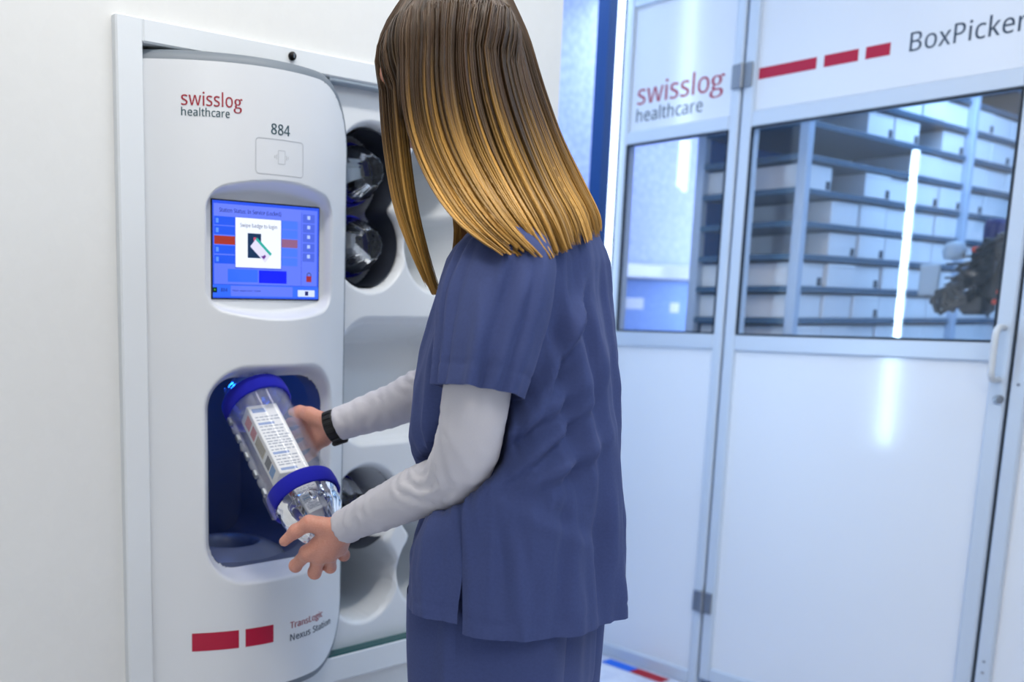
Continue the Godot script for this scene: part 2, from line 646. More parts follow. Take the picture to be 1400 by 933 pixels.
func build_lamps() -> void:
	for i in PANELS.size():
		var p = PANELS[i]
		var names := ["unseen pale ceiling light nearest the station's left side", "unseen pale ceiling light in the middle of the room", "unseen cool ceiling light in front of the storage cabin", "unseen pale ceiling light at the back of the room", "unseen cool ceiling light over the far wall beside the cabin", "unseen cool light under the roof of the storage cabin", "unseen cool ceiling light over the gap beside the cabin"]
		var t := thing("unseen_ceiling_light", names[i], "lamp", "unseen ceiling lights", Vector3(p[0], p[6], p[1]))
		add("housing", one_box(Vector3(0, -0.01, 0), Vector3(p[2] + 0.03, 0.02, p[3] + 0.03), 0.003), M.aluminium, t)
		var c: Color = p[4]
		add("diffuser", one_box(Vector3(0, -0.024, 0), Vector3(p[2], 0.01, p[3]), 0.002), glow("lamp_glow_%d" % i, c, 3.0), t)
	var w := thing("added_upright_lamp", "added upright fill lamp beside the cabin, turned to the far wall", "lamp", "", Vector3(4.95, 0.0, -0.9))  # out of view, added only to brighten the far wall
	w.rotation.y = atan2(-0.4, -0.9)
	add("base", one_box(Vector3(0, 0.01, -0.012), Vector3(0.3, 0.02, 0.18), 0.004), M.aluminium, w)
	add("back_plate", one_box(Vector3(0, 1.1, -0.012), Vector3(0.34, 2.18, 0.012), 0.002), M.aluminium, w)
	add("diffuser", one_box(Vector3(0, 1.5, 0.0), Vector3(0.3, 1.3, 0.012), 0.002), glow("added_lamp_glow", Color(0.85, 0.92, 1.0), 2.0), w)
	var s := thing("light_strip", "unseen upright light strip on the end of the station wall", "lamp", "", Vector3(1.9, 0.44, -0.035))  # out of view; mirrored as a streak in the cabin door
	add("housing", one_box(Vector3(0.006, 0.83, 0), Vector3(0.012, 1.07, 0.03), 0.002), M.aluminium, s)
	var h := thing("unseen_light_tube", "unseen upright light tube hung from the ceiling behind the station wall", "lamp", "", Vector3(1.9, 2.72, -0.96))  # out of view; placed to mirror as a streak on the fixed panel
	add("cord", one_box(Vector3(0, -0.03, 0), Vector3(0.006, 0.06, 0.006), 0.001), M.gasket, h)
	var tb := MB.new()
	lathe(tb, [[Vector2(0.0, -0.99), Vector2(0.013, -0.985), Vector2(0.014, -0.97), Vector2(0.014, -0.07), Vector2(0.0, -0.06)]], Transform3D(), 20)
	add("tube", tb, glow("tube_glow", Color(0.85, 0.93, 1.0), 10.0), h)
	add("diffuser", one_box(Vector3(0.015, 0.83, 0), Vector3(0.008, 1.04, 0.022), 0.002), glow("strip_glow", Color(0.8, 0.9, 1.0), 5.0), s)


# ---------------------------------------------------------------- the tube station
func bulge(x: float) -> float:
	var t := (x - 1.04) / 0.23
	return 0.085 * (1.0 - t * t)


func door_outline(x: float, y: float) -> float:
	# straight left side, large rounded corners on the right
	var d := rrect(x, y, 0.541, 1.065, 0.729, 0.59, 0.13)
	return maxf(d, 0.813 - x - 0.014) + 0.014


func niche_outline(x: float, y: float) -> float:
	return rrect(x, y, 1.0525, 0.9085, 0.1305, 0.1835, 0.06)


func screen_outline(x: float, y: float) -> float:
	var bow := 0.021 * (1.0 - pow((x - 1.0515) / 0.1435, 2.0))
	return rrect(x, y, 1.0515, 1.324, 0.1435, 0.1 + bow, 0.032)


func door_z(x: float, y: float) -> float:
	var z := bulge(x)
	# bevel round the niche
	var d := niche_outline(x, y)
	z = lerpf(0.03, z, smoothstep(-0.001, 0.024, d))
	# dish for the screen
	d = screen_outline(x, y)
	z = lerpf(minf(0.028, z), z, smoothstep(-0.0125, 0.003, d))
	return z


func build_station() -> void:
	var t := thing("tube_station", "white wall-mounted tube station with blue touch screen and dark carrier niche", "machine", "", Vector3.ZERO)
	# frame round the whole unit
	var mb := MB.new()
	cbox(mb, Vector3(0.785, 1.065, 0.004), Vector3(0.05, 1.278, 0.024), 0.003)
	cbox(mb, Vector3(1.685, 1.065, 0.004), Vector3(0.05, 1.278, 0.024), 0.003)
	cbox(mb, Vector3(1.235, 1.684, 0.004), Vector3(0.85, 0.04, 0.024), 0.003)
	cbox(mb, Vector3(1.235, 0.455, 0.004), Vector3(0.85, 0.058, 0.024), 0.003)
	var fr := add("frame", mb, M.station_frame, t)
	mb = MB.new()
	lathe(mb, [[Vector2(0.0, 0.008), Vector2(0.006, 0.007), Vector2(0.008, 0.004), Vector2(0.008, 0.0)]], Transform3D(Basis(Vector3.RIGHT, PI / 2), Vector3(1.118, 1.687, 0.016)), 20)
	add("lock", mb, M.screw_dark, fr)
	mb = one_box(Vector3(1.118, 1.687, 0.0242), Vector3(0.0025, 0.008, 0.001), 0.0002)
	add("key_slot", mb, M.steel, fr)
	# door shell
	mb = MB.new()
	moulded(mb, 0.805, 1.28, 0.465, 1.665, 0.0035, func(x, y, d): return door_z(x, y), func(x, y): return -maxf(door_outline(x, y), -niche_outline(x, y)), [0.0])
	var door := add("door", mb, M.station_shell, t)
	# grey rim that follows the door's edge
	var edge := PackedVector3Array()
	edge.append(Vector3(0.813, 1.655, 0))
	for k in 25:
		edge.append(Vector3(lerpf(0.83, 1.14, k / 24.0), 1.655, 0))
	for k in range(1, 16):
		var a := PI / 2 * (1.0 - k / 16.0)
		edge.append(Vector3(1.14 + cos(a) * 0.13, 1.525 + sin(a) * 0.13, 0))
	for k in 12:
		edge.append(Vector3(1.27, lerpf(1.525, 0.605, k / 11.0), 0))
	for k in range(1, 16):
		var a := -PI / 2 * k / 16.0
		edge.append(Vector3(1.14 + cos(a) * 0.13, 0.605 + sin(a) * 0.13, 0))
	for k in 25:
		edge.append(Vector3(lerpf(1.14, 0.813, k / 24.0), 0.475, 0))
	var rows := [PackedVector3Array(), PackedVector3Array(), PackedVector3Array(), PackedVector3Array(), PackedVector3Array()]
	for i in edge.size():
		var tan := (edge[mini(i + 1, edge.size() - 1)] - edge[maxi(i - 1, 0)]).normalized()
		var out := Vector3(-tan.y, tan.x, 0)
		var z := bulge(edge[i].x)
		var e := edge[i]
		rows[0].append(Vector3(e.x, e.y, z) - out * 0.0155)
		rows[1].append(Vector3(e.x, e.y, z - 0.001) - out * 0.010)
		rows[2].append(Vector3(e.x, e.y, z - 0.006) + out * 0.001)
		rows[3].append(Vector3(e.x, e.y, z - 0.014) + out * 0.004)
		rows[4].append(Vector3(e.x, e.y, z - 0.036) + out * 0.003)
	mb = MB.new()
	mb.grid(rows)
	add("edge_rim", mb, M.rim_grey, door)
	# lettering on the curved face
	var on_door := func(x0: float, y0: float): return func(x, y, z): return Vector3(x0 + x, y0 + y, bulge(x0 + x) + 0.0002 + z)
	letters("logo_lettering", "swisslo", "Droid Sans", 0.0835, 0.0245, on_door.call(0.869, 1.566), M.logo_red_deep, door)
	letters("logo_lettering", "g", "Droid Serif", 0.0155, 0.0245, on_door.call(0.954, 1.5575), M.logo_red_deep, door)
	letters("logo_lettering", "healthcare", "Droid Sans", 0.078, 0.0145, on_door.call(0.869, 1.5485), M.logo_teal, door)
	letters("station_number", "884", "Droid Sans", 0.0415, 0.0185, on_door.call(1.0255, 1.5285), M.logo_teal, door)
	letters("model_lettering", "TransLogic", "Droid Sans", 0.1, 0.0175, on_door.call(1.0755, 0.593), M.logo_red_deep, door)
	letters("model_lettering", "Nexus Station", "Droid Sans", 0.132, 0.0138, on_door.call(1.0755, 0.5715), M.logo_slate, door)
	for q in [[0.877, 0.961], [0.974, 1.034]]:
		rows = [PackedVector3Array(), PackedVector3Array()]
		for k in 13:
			var x := lerpf(q[0], q[1], k / 12.0)
			rows[0].append(Vector3(x, 0.5785, bulge(x) + 0.0006))
			rows[1].append(Vector3(x, 0.614, bulge(x) + 0.0006))
		mb = MB.new()
		mb.grid(rows)
		add("red_stripe", mb, M.logo_red, door)
	# badge reader: a shallow outlined plate with a card sign
	mb = MB.new()
	ring_on_door(mb, 1.0475, 1.4895, 0.052, 0.030, 0.006, 0.0016)
	add("badge_reader", mb, M.print_grey, door)
	mb = MB.new()
	ring_on_door(mb, 1.0485, 1.490, 0.007, 0.011, 0.001, 0.0012)
	add("card_symbol", mb, M.print_grey, door)
	for s in [-1, 1]:
		mb = MB.new()
		for k in 2:
			var x: float = 1.0485 + s * (0.011 + 0.004 * k)
			cbox(mb, Vector3(x, 1.490, bulge(x) + 0.0002), Vector3(0.0012, 0.008 - 0.003 * k, 0.0006), 0.0001)
		add("card_symbol", mb, M.print_grey, door)
	build_screen(door)
	build_niche(t)
	build_storage(t)


func ring_on_door(mb: MB, cx: float, cy: float, hx: float, hy: float, r: float, w: float) -> void:
	var inner := PackedVector3Array()
	var outer := PackedVector3Array()
	for k in 64:
		var q := rr_point(k / 64.0, hx, hy, r)
		var p := rr_point(k / 64.0, hx + w, hy + w, r + w)
		inner.append(Vector3(cx + q.x, cy + q.y, bulge(cx + q.x) + 0.0004))
		outer.append(Vector3(cx + p.x, cy + p.y, bulge(cx + p.x) + 0.0004))
	mb.grid([inner, outer], true)


# a point on the outline of a rounded rectangle, t from 0 to 1
func rr_point(t: float, hx: float, hy: float, r: float) -> Vector2:
	var k := int(floorf(t * 4.0)) % 4
	var a := (t * 4.0 - floorf(t * 4.0))
	var c: Vector2 = [Vector2(hx - r, hy - r), Vector2(-hx + r, hy - r), Vector2(-hx + r, -hy + r), Vector2(hx - r, -hy + r)][k]
	var nxt: Vector2 = [Vector2(-hx + r, hy - r), Vector2(-hx + r, -hy + r), Vector2(hx - r, -hy + r), Vector2(hx - r, hy - r)][k]
	var start := PI / 2 * k
	if a < 0.6:
		return c + Vector2.from_angle(start + PI / 2 * a / 0.6) * r
	var p0 := c + Vector2.from_angle(start + PI / 2) * r
	var p1 := nxt + Vector2.from_angle(start + PI / 2) * r
	return p0.lerp(p1, (a - 0.6) / 0.4)


func build_screen(door: Node) -> void:
	var W := 540
	var H := 400
	var im := Image.create(W, H, false, Image.FORMAT_RGB8)
	var box := func(x0, y0, x1, y1, c): im.fill_rect(Rect2i(int(x0 * W), int(y0 * H), int((x1 - x0) * W), int((y1 - y0) * H)), c)
	var lav := Color8(94, 118, 244)
	var blue := Color8(32, 84, 228)
	box.call(0.0, 0.0, 1.0, 1.0, Color8(40, 80, 225))
	box.call(0.012, 0.03, 0.985, 0.985, lav)
	box.call(0.012, 0.03, 0.82, 0.155, Color8(100, 122, 245))
	for i in 5:
		var y := 0.16 + i * 0.099
		box.call(0.015, y, 0.6, y + 0.088, Color8(158, 48, 34) if i == 2 else blue)
		box.call(0.6, y, 0.79, y + 0.088, Color8(138, 92, 128) if i == 2 else Color8(70, 116, 240))
		if i != 2:
			box.call(0.03, y + 0.02, 0.055, y + 0.068, Color8(90, 140, 250))
		box.call(0.84, 0.075 + i * 0.105, 0.96, 0.168 + i * 0.105, Color8(74, 98, 214))
		box.call(0.885, 0.09 + i * 0.105, 0.915, 0.13 + i * 0.105, Color8(170, 190, 255))
	box.call(0.825, 0.06, 0.832, 0.85, Color8(70, 90, 210))
	box.call(0.20, 0.165, 0.635, 0.685, Color8(40, 70, 200))
	box.call(0.205, 0.16, 0.63, 0.675, Color8(232, 240, 255))
	box.call(0.135, 0.695, 0.412, 0.83, Color8(52, 104, 250))
	box.call(0.42, 0.70, 0.685, 0.835, Color8(8, 26, 245))
	box.call(0.0, 0.855, 1.0, 0.862, Color8(34, 70, 200))
	box.call(0.0, 0.862, 1.0, 0.99, Color8(52, 104, 245))
	box.call(0.16, 0.872, 0.745, 0.98, lav)
	box.call(0.795, 0.90, 0.965, 0.975, Color8(205, 218, 255))
	box.call(0.0, 0.892, 0.038, 0.945, Color8(12, 30, 40))
	box.call(0.01, 0.905, 0.028, 0.925, Color8(60, 140, 40))
	# padlock
	box.call(0.878, 0.745, 0.93, 0.81, Color8(150, 40, 50))
	for y in range(int(0.68 * H), int(0.745 * H)):
		for x in range(int(0.87 * W), int(0.94 * W)):
			var r := Vector2(x - 0.904 * W, (y - 0.735 * H)).length()
			if r > 8.0 and r < 13.0:
				im.set_pixel(x, y, Color8(70, 80, 130))
	# reader and badge drawn in the dialog
	box.call(0.315, 0.315, 0.44, 0.575, Color8(12, 44, 80))
	box.call(0.37, 0.355, 0.395, 0.39, Color8(190, 80, 110))
	for y in range(int(0.33 * H), int(0.65 * H)):
		for x in range(int(0.33 * W), int(0.56 * W)):
			var q := Vector2(x - 0.438 * W, y - 0.485 * H).rotated(-0.72)
			if absf(q.x) < 50 and absf(q.y) < 26:
				im.set_pixel(x, y, Color8(40, 165, 150) if q.y < -14 else Color8(216, 214, 246))
				if q.x > 14 and q.x < 36 and q.y > 2 and q.y < 20 and q.length() > 26:
					im.set_pixel(x, y, Color8(96, 40, 130))
	var m := mat("screen_image", Color(0.01, 0.01, 0.02), 0.12)
	m.emission_enabled = true
	m.emission = Color.BLACK
	m.emission_texture = ImageTexture.create_from_image(im)
	m.emission_energy_multiplier = 0.95
	var x0 := 0.935
	var x1 := 1.175
	var y0 := 1.2385
	var y1 := 1.4125
	var z := 0.0305
	var mb := MB.new()
	mb.mapped = true
	mb.grid([PackedVector3Array([Vector3(x0, y1, z), Vector3(x1, y1, z)]), PackedVector3Array([Vector3(x0, y0, z), Vector3(x1, y0, z)])])
	var sc := add("screen", mb, m, door)
	sc.set_meta("label", "blue touch screen asking to swipe a badge")
	mb = MB.new()
	cbox(mb, Vector3((x0 + x1) / 2, (y0 + y1) / 2, z - 0.008), Vector3(x1 - x0 + 0.005, y1 - y0 + 0.005, 0.0155), 0.001)
	add("screen_housing", mb, M.gasket, sc)
	var dark := mat("screen_text_dark", Color(0.05, 0.1, 0.42), 0.5)
	var at := func(px: float, py: float): return func(x, y, d): return Vector3(lerpf(x0, x1, px) + x, lerpf(y1, y0, py) + y, z + 0.0003 + d)
	letters("screen_text", "Station Status: In Service (Locked)", "Droid Sans", 0.136, 0.0095, at.call(0.06, 0.125), dark, sc, 0.0002)
	letters("screen_text", "Swipe badge to login", "Droid Sans", 0.082, 0.0095, at.call(0.245, 0.268), dark, sc, 0.0002)
	letters("screen_text", "Next expected: none", "Droid Sans", 0.062, 0.0045, at.call(0.175, 0.935), dark, sc, 0.0002)
	letters("screen_text", "884", "Droid Sans", 0.014, 0.007, at.call(0.07, 0.935), dark, sc, 0.0002)
	letters("screen_text", "◀", "Droid Sans", 0.008, 0.008, at.call(0.865, 0.96), dark, sc, 0.0002)


func build_niche(t: Node) -> void:
	# walls loft back from the opening, then widen behind the panel
	var rows := []
	for q in [[0.0, 0.031], [0.0, -0.012], [0.035, -0.016], [0.04, -0.03], [0.04, -0.30]]:
		var row := PackedVector3Array()
		for k in 96:
			var p := rr_point(k / 96.0, 0.1305 + q[0] * 0.5, 0.1835 + q[0], 0.06)
			row.append(Vector3(1.0525 + p.x, 0.9085 + p.y + q[0] * 0.5, q[1]))
		rows.append(row)
	var mb := MB.new()
	mb.grid([rows[0], rows[1]], true)
	mb.grid([rows[1], rows[2]], true)
	mb.grid([rows[2], rows[3], rows[4]], true)
	mb.cap(rows[4], Vector3.BACK)
	var niche := add("niche", mb, M.niche_plastic, t)
	niche.set_meta("label", "dark recess that takes the carriers")
	# vertical seams on the niche's back
	for k in 3:
		mb = one_box(Vector3(0.96 + 0.07 * k, 0.93, -0.296), Vector3(0.006, 0.36, 0.006), 0.001)
		add("back_rib", mb, M.niche_plastic, niche)
	# receiving ring at the bottom
	mb = MB.new()
	var xf := Transform3D(Basis(), Vector3(1.047, 0.706, -0.10))
	lathe(mb, [[Vector2(0.115, 0.0), Vector2(0.116, 0.012), Vector2(0.112, 0.018)], [Vector2(0.112, 0.018), Vector2(0.098, 0.026), Vector2(0.078, 0.036), Vector2(0.066, 0.038)], [Vector2(0.066, 0.038), Vector2(0.058, 0.034), Vector2(0.054, 0.02), Vector2(0.052, 0.001)], [Vector2(0.052, 0.001), Vector2(0.0, 0.001)]], xf, 64)
	add("receiving_ring", mb, M.socket_plastic, niche)
	# sill behind the opening
	mb = one_box(Vector3(1.053, 0.70, -0.15), Vector3(0.29, 0.012, 0.27), 0.002)
	add("niche_floor", mb, M.niche_plastic, niche)
	# unseen blue lamp in the niche top, placed to light the carrier
	mb = one_box(Vector3(0.985, 1.118, -0.06), Vector3(0.09, 0.006, 0.02), 0.002)
	add("unseen_niche_light", mb, glow("unseen_niche_glow", Color(0.1, 0.45, 1.0), 6.0), niche)
	var l := OmniLight3D.new()
	l.name = "unseen_niche_lamp"
	l.light_color = Color(0.1, 0.45, 1.0)
	l.light_energy = 0.012
	l.light_size = 0.02
	l.omni_range = 6.0
	l.omni_attenuation = 2.0
	l.shadow_enabled = true
	add_child(l)
	l.position = Vector3(0.985, 1.105, -0.06)


func eight(x: float, y: float, cx: float, y0: float, y1: float, r: float) -> float:
	var a := Vector2(x - cx, y - y0).length() - r
	var b := Vector2(x - cx, y - y1).length() - r
	var k := 0.022
	var h := maxf(k - absf(a - b), 0.0) / k
	return minf(a, b) - h * h * k * 0.25


func storage_cut(x: float, y: float) -> float:
	var d := 1e9
	for cx in [1.344, 1.537]:
		d = minf(d, eight(x, y, cx, 1.354, 1.50, 0.092))
		d = minf(d, eight(x, y, cx, 0.633, 0.79, 0.092))
	return minf(d, rrect(x, y, 1.455, 1.067, 0.185, 0.128, 0.07))


func build_storage(t: Node) -> void:
	var mb := MB.new()
	var rise := func(x, y, d):
		var z := -0.012
		if d < 0.012:
			z -= 0.012 * pow(1.0 - smoothstep(0.0, 0.012, d), 2.0)
		if d < 0.001:
			var deep := 0.13 if absf(y - 1.067) < 0.14 else 0.20
			var tray := absf(y - 1.067) < 0.14
			if tray:
				# a scooped pocket, deepest at the back of its floor
				z -= deep * smoothstep(0.0, 0.05, -d)
			else:
				z -= deep * smoothstep(0.0, 0.014, -d)
		return z
	moulded(mb, 1.215, 1.66, 0.484, 1.664, 0.004, rise, storage_cut, [0.001, -0.014])
	var p := add("storage_panel", mb, M.station_shell, t)
	p.set_meta("label", "moulded white panel with figure-eight carrier bays")
	for q in [[1.354, 1.50], [0.79, 0.79]]:
		mb = MB.new()
		var rings := []
		for lay in [[-0.006, -0.03], [-0.006, -0.20]]:
			var row := PackedVector3Array()
			for k in 96:
				var dir := Vector2.from_angle(TAU * k / 96.0 + 0.01)
				var mid := Vector2(1.344, (q[0] + q[1]) / 2.0)
				var r := 0.02
				for it in 60:
					var pt := mid + dir * r
					var d: float = eight(pt.x, pt.y, 1.344, q[0], q[1], 0.092) - lay[0]
					r -= d * 0.7
				row.append(Vector3(mid.x + dir.x * r, mid.y + dir.y * r, lay[1]))
			rings.append(row)
		mb.grid(rings, true)
		mb.cap(rings[1], Vector3.BACK)
		add("bay_shade_liner", mb, M.bay_shade_grey, p)  # dark sheet painting the shade deep in the filled bays
	mb = one_box(Vector3(1.435, 1.661, 0.0), Vector3(0.45, 0.008, 0.026), 0.002)
	add("top_rail", mb, M.rail_grey, p)
	mb = one_box(Vector3(1.435, 0.4855, 0.0), Vector3(0.45, 0.004, 0.028), 0.0005)
	add("bottom_rail", mb, M.glass_edge, p)


# ---------------------------------------------------------------- carriers
func carrier(called: String, label: String, xf: Transform3D, length: float, blue_lit_top: bool) -> Node3D:
	var t := thing(called, label, "carrier", "tube carriers")
	t.transform = xf
	var I := Transform3D()
	var R := 0.0605
	var mb := MB.new()
	lathe(mb, [[Vector2(R, 0.012), Vector2(R, length * 0.5), Vector2(R, length - 0.012)]], I, 72)
	lathe(mb, [[Vector2(R - 0.003, length - 0.012), Vector2(R - 0.003, 0.012)]], I, 72)
	add("clear_body", mb, M.clear_plastic, t)
	for e in 2:
		var s := -1.0 if e == 0 else 1.0
		var y0 := 0.0 if e == 0 else length
		# felt band with rounded edges
		mb = MB.new()
		lathe(mb, [[Vector2(R + 0.001, y0 - 0.016), Vector2(R + 0.005, y0 - 0.0145), Vector2(R + 0.006, y0), Vector2(R + 0.005, y0 + 0.0145), Vector2(R + 0.001, y0 + 0.016)]], I, 72)
		var band := add("felt_band", mb, M.band_felt, t)
		# end cap: ribbed shoulder, taper and flat end
		var long := 0.072 if e == 0 else 0.042
		var cap_mat: Material = M.blue_lit_clear if (blue_lit_top and e == 1) else M.clear_solid  # blue light on the top cap is painted by its tint
		var rows := []
		var prof := [[0.012, R], [0.02, R - 0.002], [0.028, R - 0.004], [0.034, R - 0.003], [0.05, R - 0.008], [0.065, R - 0.017], [0.08, R - 0.024], [0.088, R - 0.03]]
		for q in prof:
			var row := PackedVector3Array()
			for k in 96:
				var a := TAU * k / 96.0
				var rib: float = 0.0022 * maxf(0.0, sin(a * 12.0)) * smoothstep(0.03, 0.05, q[0])
				var r: float = q[1] + rib
				row.append(Vector3(cos(a) * r, y0 + s * q[0] / 0.088 * (long + 0.016), sin(a) * r))
			rows.append(row)
		mb = MB.new()
		mb.grid(rows if e == 0 else rows, true)
		var mid := Vector3(0, y0 + s * (long + 0.016), 0)
		mb.cap(rows[rows.size() - 1], Vector3(0, s, 0))
		var back := []
		for row in rows:
			var inner := PackedVector3Array()
			for q in row:
				inner.append(Vector3(q.x * 0.93, q.y - s * 0.004, q.z * 0.93))
			back.push_front(inner)
		mb.grid(back, true)
		mb.cap(back[0], Vector3(0, -s, 0))
		mb.grid([back[back.size() - 1], rows[0]], true)
		var endc := add("end_cap", mb, cap_mat, t)
		# inner bumper ring and lugs
		mb = MB.new()
		lathe(mb, [[Vector2(R - 0.012, y0 + s * 0.02), Vector2(R - 0.01, y0 + s * 0.026), Vector2(R - 0.016, y0 + s * 0.034)]], I, 48)
		for k in 10:
			var a := TAU * k / 10.0
			var b := Basis(Vector3.UP, -a)
			cbox(mb, b * Vector3(R - 0.010, y0 + s * 0.03, 0), Vector3(0.006, 0.026, 0.01), 0.002, b)
		add("bumper_lugs", mb, cap_mat, endc)
	# hinge: a row of knuckles down one side between two rails
	var ha := 2.75
	var hb := Basis(Vector3.UP, -ha)
	mb = MB.new()
	for sgn in [-1, 1]:
		cbox(mb, hb * Vector3(R + 0.001, length * 0.5, sgn * 0.0075), Vector3(0.005, length - 0.034, 0.004), 0.001, hb)
	add("hinge_rail", mb, M.clear_plastic, t)
	for k in 9:
		mb = one_box(hb * Vector3(R + 0.004, length * (0.12 + 0.095 * k), 0), Vector3(0.008, length * 0.07, 0.011), 0.002, hb)
		add("hinge_knuckle", mb, M.steel if k % 2 == 0 else M.clear_plastic, t)
	# latch by the lower band
	mb = one_box(hb * Vector3(R + 0.006, -0.004, 0), Vector3(0.01, 0.05, 0.02), 0.003, hb)
	add("latch", mb, M.clear_plastic, t)
	return t


func carton_texture(sd: int, tint: Color) -> StandardMaterial3D:
	var im := Image.create(128, 256, false, Image.FORMAT_RGB8)
	im.fill(Color(0.93, 0.94, 0.95))
	var r := RandomNumberGenerator.new()
	r.seed = sd
	im.fill_rect(Rect2i(10, 12, 60, 16), tint)
	var y := 44
	while y < 240:
		var x := 10
		while x < 100:
			var w := r.randi_range(8, 24)
			im.fill_rect(Rect2i(x, y, w, 4), Color(0.55, 0.6, 0.68))
			x += w + 5
		y += r.randi_range(9, 13)
		if r.randf() < 0.12:
			im.fill_rect(Rect2i(10, y, 70, 9), tint)
			y += 14
	var m := mat("carton_%d" % sd, Color(1, 1, 1), 0.5)
	m.albedo_texture = ImageTexture.create_from_image(im)
	return m


func carton_side(sd: int) -> StandardMaterial3D:
	var im := Image.create(64, 256, false, Image.FORMAT_RGB8)
	im.fill(Color(0.88, 0.88, 0.86))
	for q in [[20, 34, Color8(196, 90, 92)], [62, 30, Color8(190, 86, 88)], [100, 62, Color8(168, 156, 122)], [176, 30, Color8(30, 32, 40)], [210, 26, Color8(40, 120, 180)]]:
		im.fill_rect(Rect2i(12, q[0], 40, q[1]), q[2])
	for k in 7:
		im.fill_rect(Rect2i(14, 104 + k * 8, 34, 3), Color8(96, 88, 62))
	var m := mat("carton_side_%d" % sd, Color(1, 1, 1), 0.5)
	m.albedo_texture = ImageTexture.create_from_image(im)
	return m


func carton(label: String, center: Vector3, basis: Basis, size: Vector3, sd: int, tint: Color) -> void:
	var t := thing("medicine_carton", label, "carton", "cartons in the held carrier")
	t.transform = Transform3D(basis, center)
	add("box", one_box(Vector3.ZERO, size, 0.001), M.carton, t)
	var quad := func(o: Vector3, u: Vector3, v: Vector3):
		var mb := MB.new()
		mb.mapped = true
		mb.grid([PackedVector3Array([o, o + u]), PackedVector3Array([o + v, o + u + v])])
		return mb
	var h := size / 2.0
	add("printed_face", quad.call(Vector3(-h.x + 0.001, h.y - 0.001, h.z + 0.0004), Vector3(size.x - 0.002, 0, 0), Vector3(0, -size.y + 0.002, 0)), carton_texture(sd, tint), t)
	add("printed_side", quad.call(Vector3(-h.x - 0.0004, h.y - 0.001, -h.z + 0.001), Vector3(0, 0, size.z - 0.002), Vector3(0, -size.y + 0.002, 0)), carton_side(sd), t)


func build_carriers() -> void:
	var ax := (P2 - P1).normalized()
	# local z leans towards the camera, so that the hinge (near -x) shows on the left
	var to_cam := (Vector3(0, 1.22, 1.6) - P1).normalized()
	var z := (to_cam - ax * to_cam.dot(ax)).normalized()
	var x := ax.cross(z)
	var b := Basis(x, ax, z)
	var length := P1.distance_to(P2)
	carrier("tube_carrier", "clear tube carrier with blue felt bands held in both hands", Transform3D(b, P1), length, true)
	carton("long white medicine carton inside the middle of the held carrier", P1 + b * Vector3(-0.004, 0.125, 0.0), b * Basis(Vector3.UP, 0.55), Vector3(0.062, 0.165, 0.042), 5, Color8(120, 150, 205))
	carton("small pale blue carton in the lower end of the held carrier", P1 + b * Vector3(0.006, -0.012, 0.006), b * Basis(Vector3.UP, 0.35) * Basis(Vector3(0, 0, 1), 0.12), Vector3(0.045, 0.075, 0.03), 8, Color8(96, 160, 200))
	# carriers stowed end-on in the figure-eight bays
	var names := ["clear carrier stowed in the upper lobe of the top bay", "clear carrier stowed in the lower lobe of the top bay", "clear carrier stowed in the bottom bay under the tray"]
	var at := [Vector3(1.344, 1.502, -0.10), Vector3(1.344, 1.353, -0.10), Vector3(1.344, 0.79, -0.135)]
	for i in 3:
		var bb := Basis(Vector3.RIGHT, -PI / 2) * Basis(Vector3.UP, 0.7 + i)
		carrier("tube_carrier", names[i], Transform3D(bb, at[i]), 0.08, false)
		var tt := thing("supply_packet", ["folded packet inside the topmost stowed carrier", "grey packet inside the second stowed carrier", "packet inside the stowed carrier under the tray"][i], "packet", "packets in the stowed carriers", at[i])
		var mb := MB.new()
		cbox(mb, Vector3(-0.008, 0.006, 0.005), Vector3(0.06, 0.05, 0.05), 0.008, Basis(Vector3(0.3, 0.5, 0.8).normalized(), 0.5 + i))
		add("bag", mb, M.robot_pale if i != 1 else M.tray_grey, tt)
		mb = one_box(Vector3(0.012, -0.018, 0.03), Vector3(0.05, 0.02, 0.03), 0.004, Basis(Vector3(0.1, 0.3, 0.9).normalized(), 0.3 - i))
		add("vial_box", mb, M.robot_dark if i != 1 else M.carton, tt)


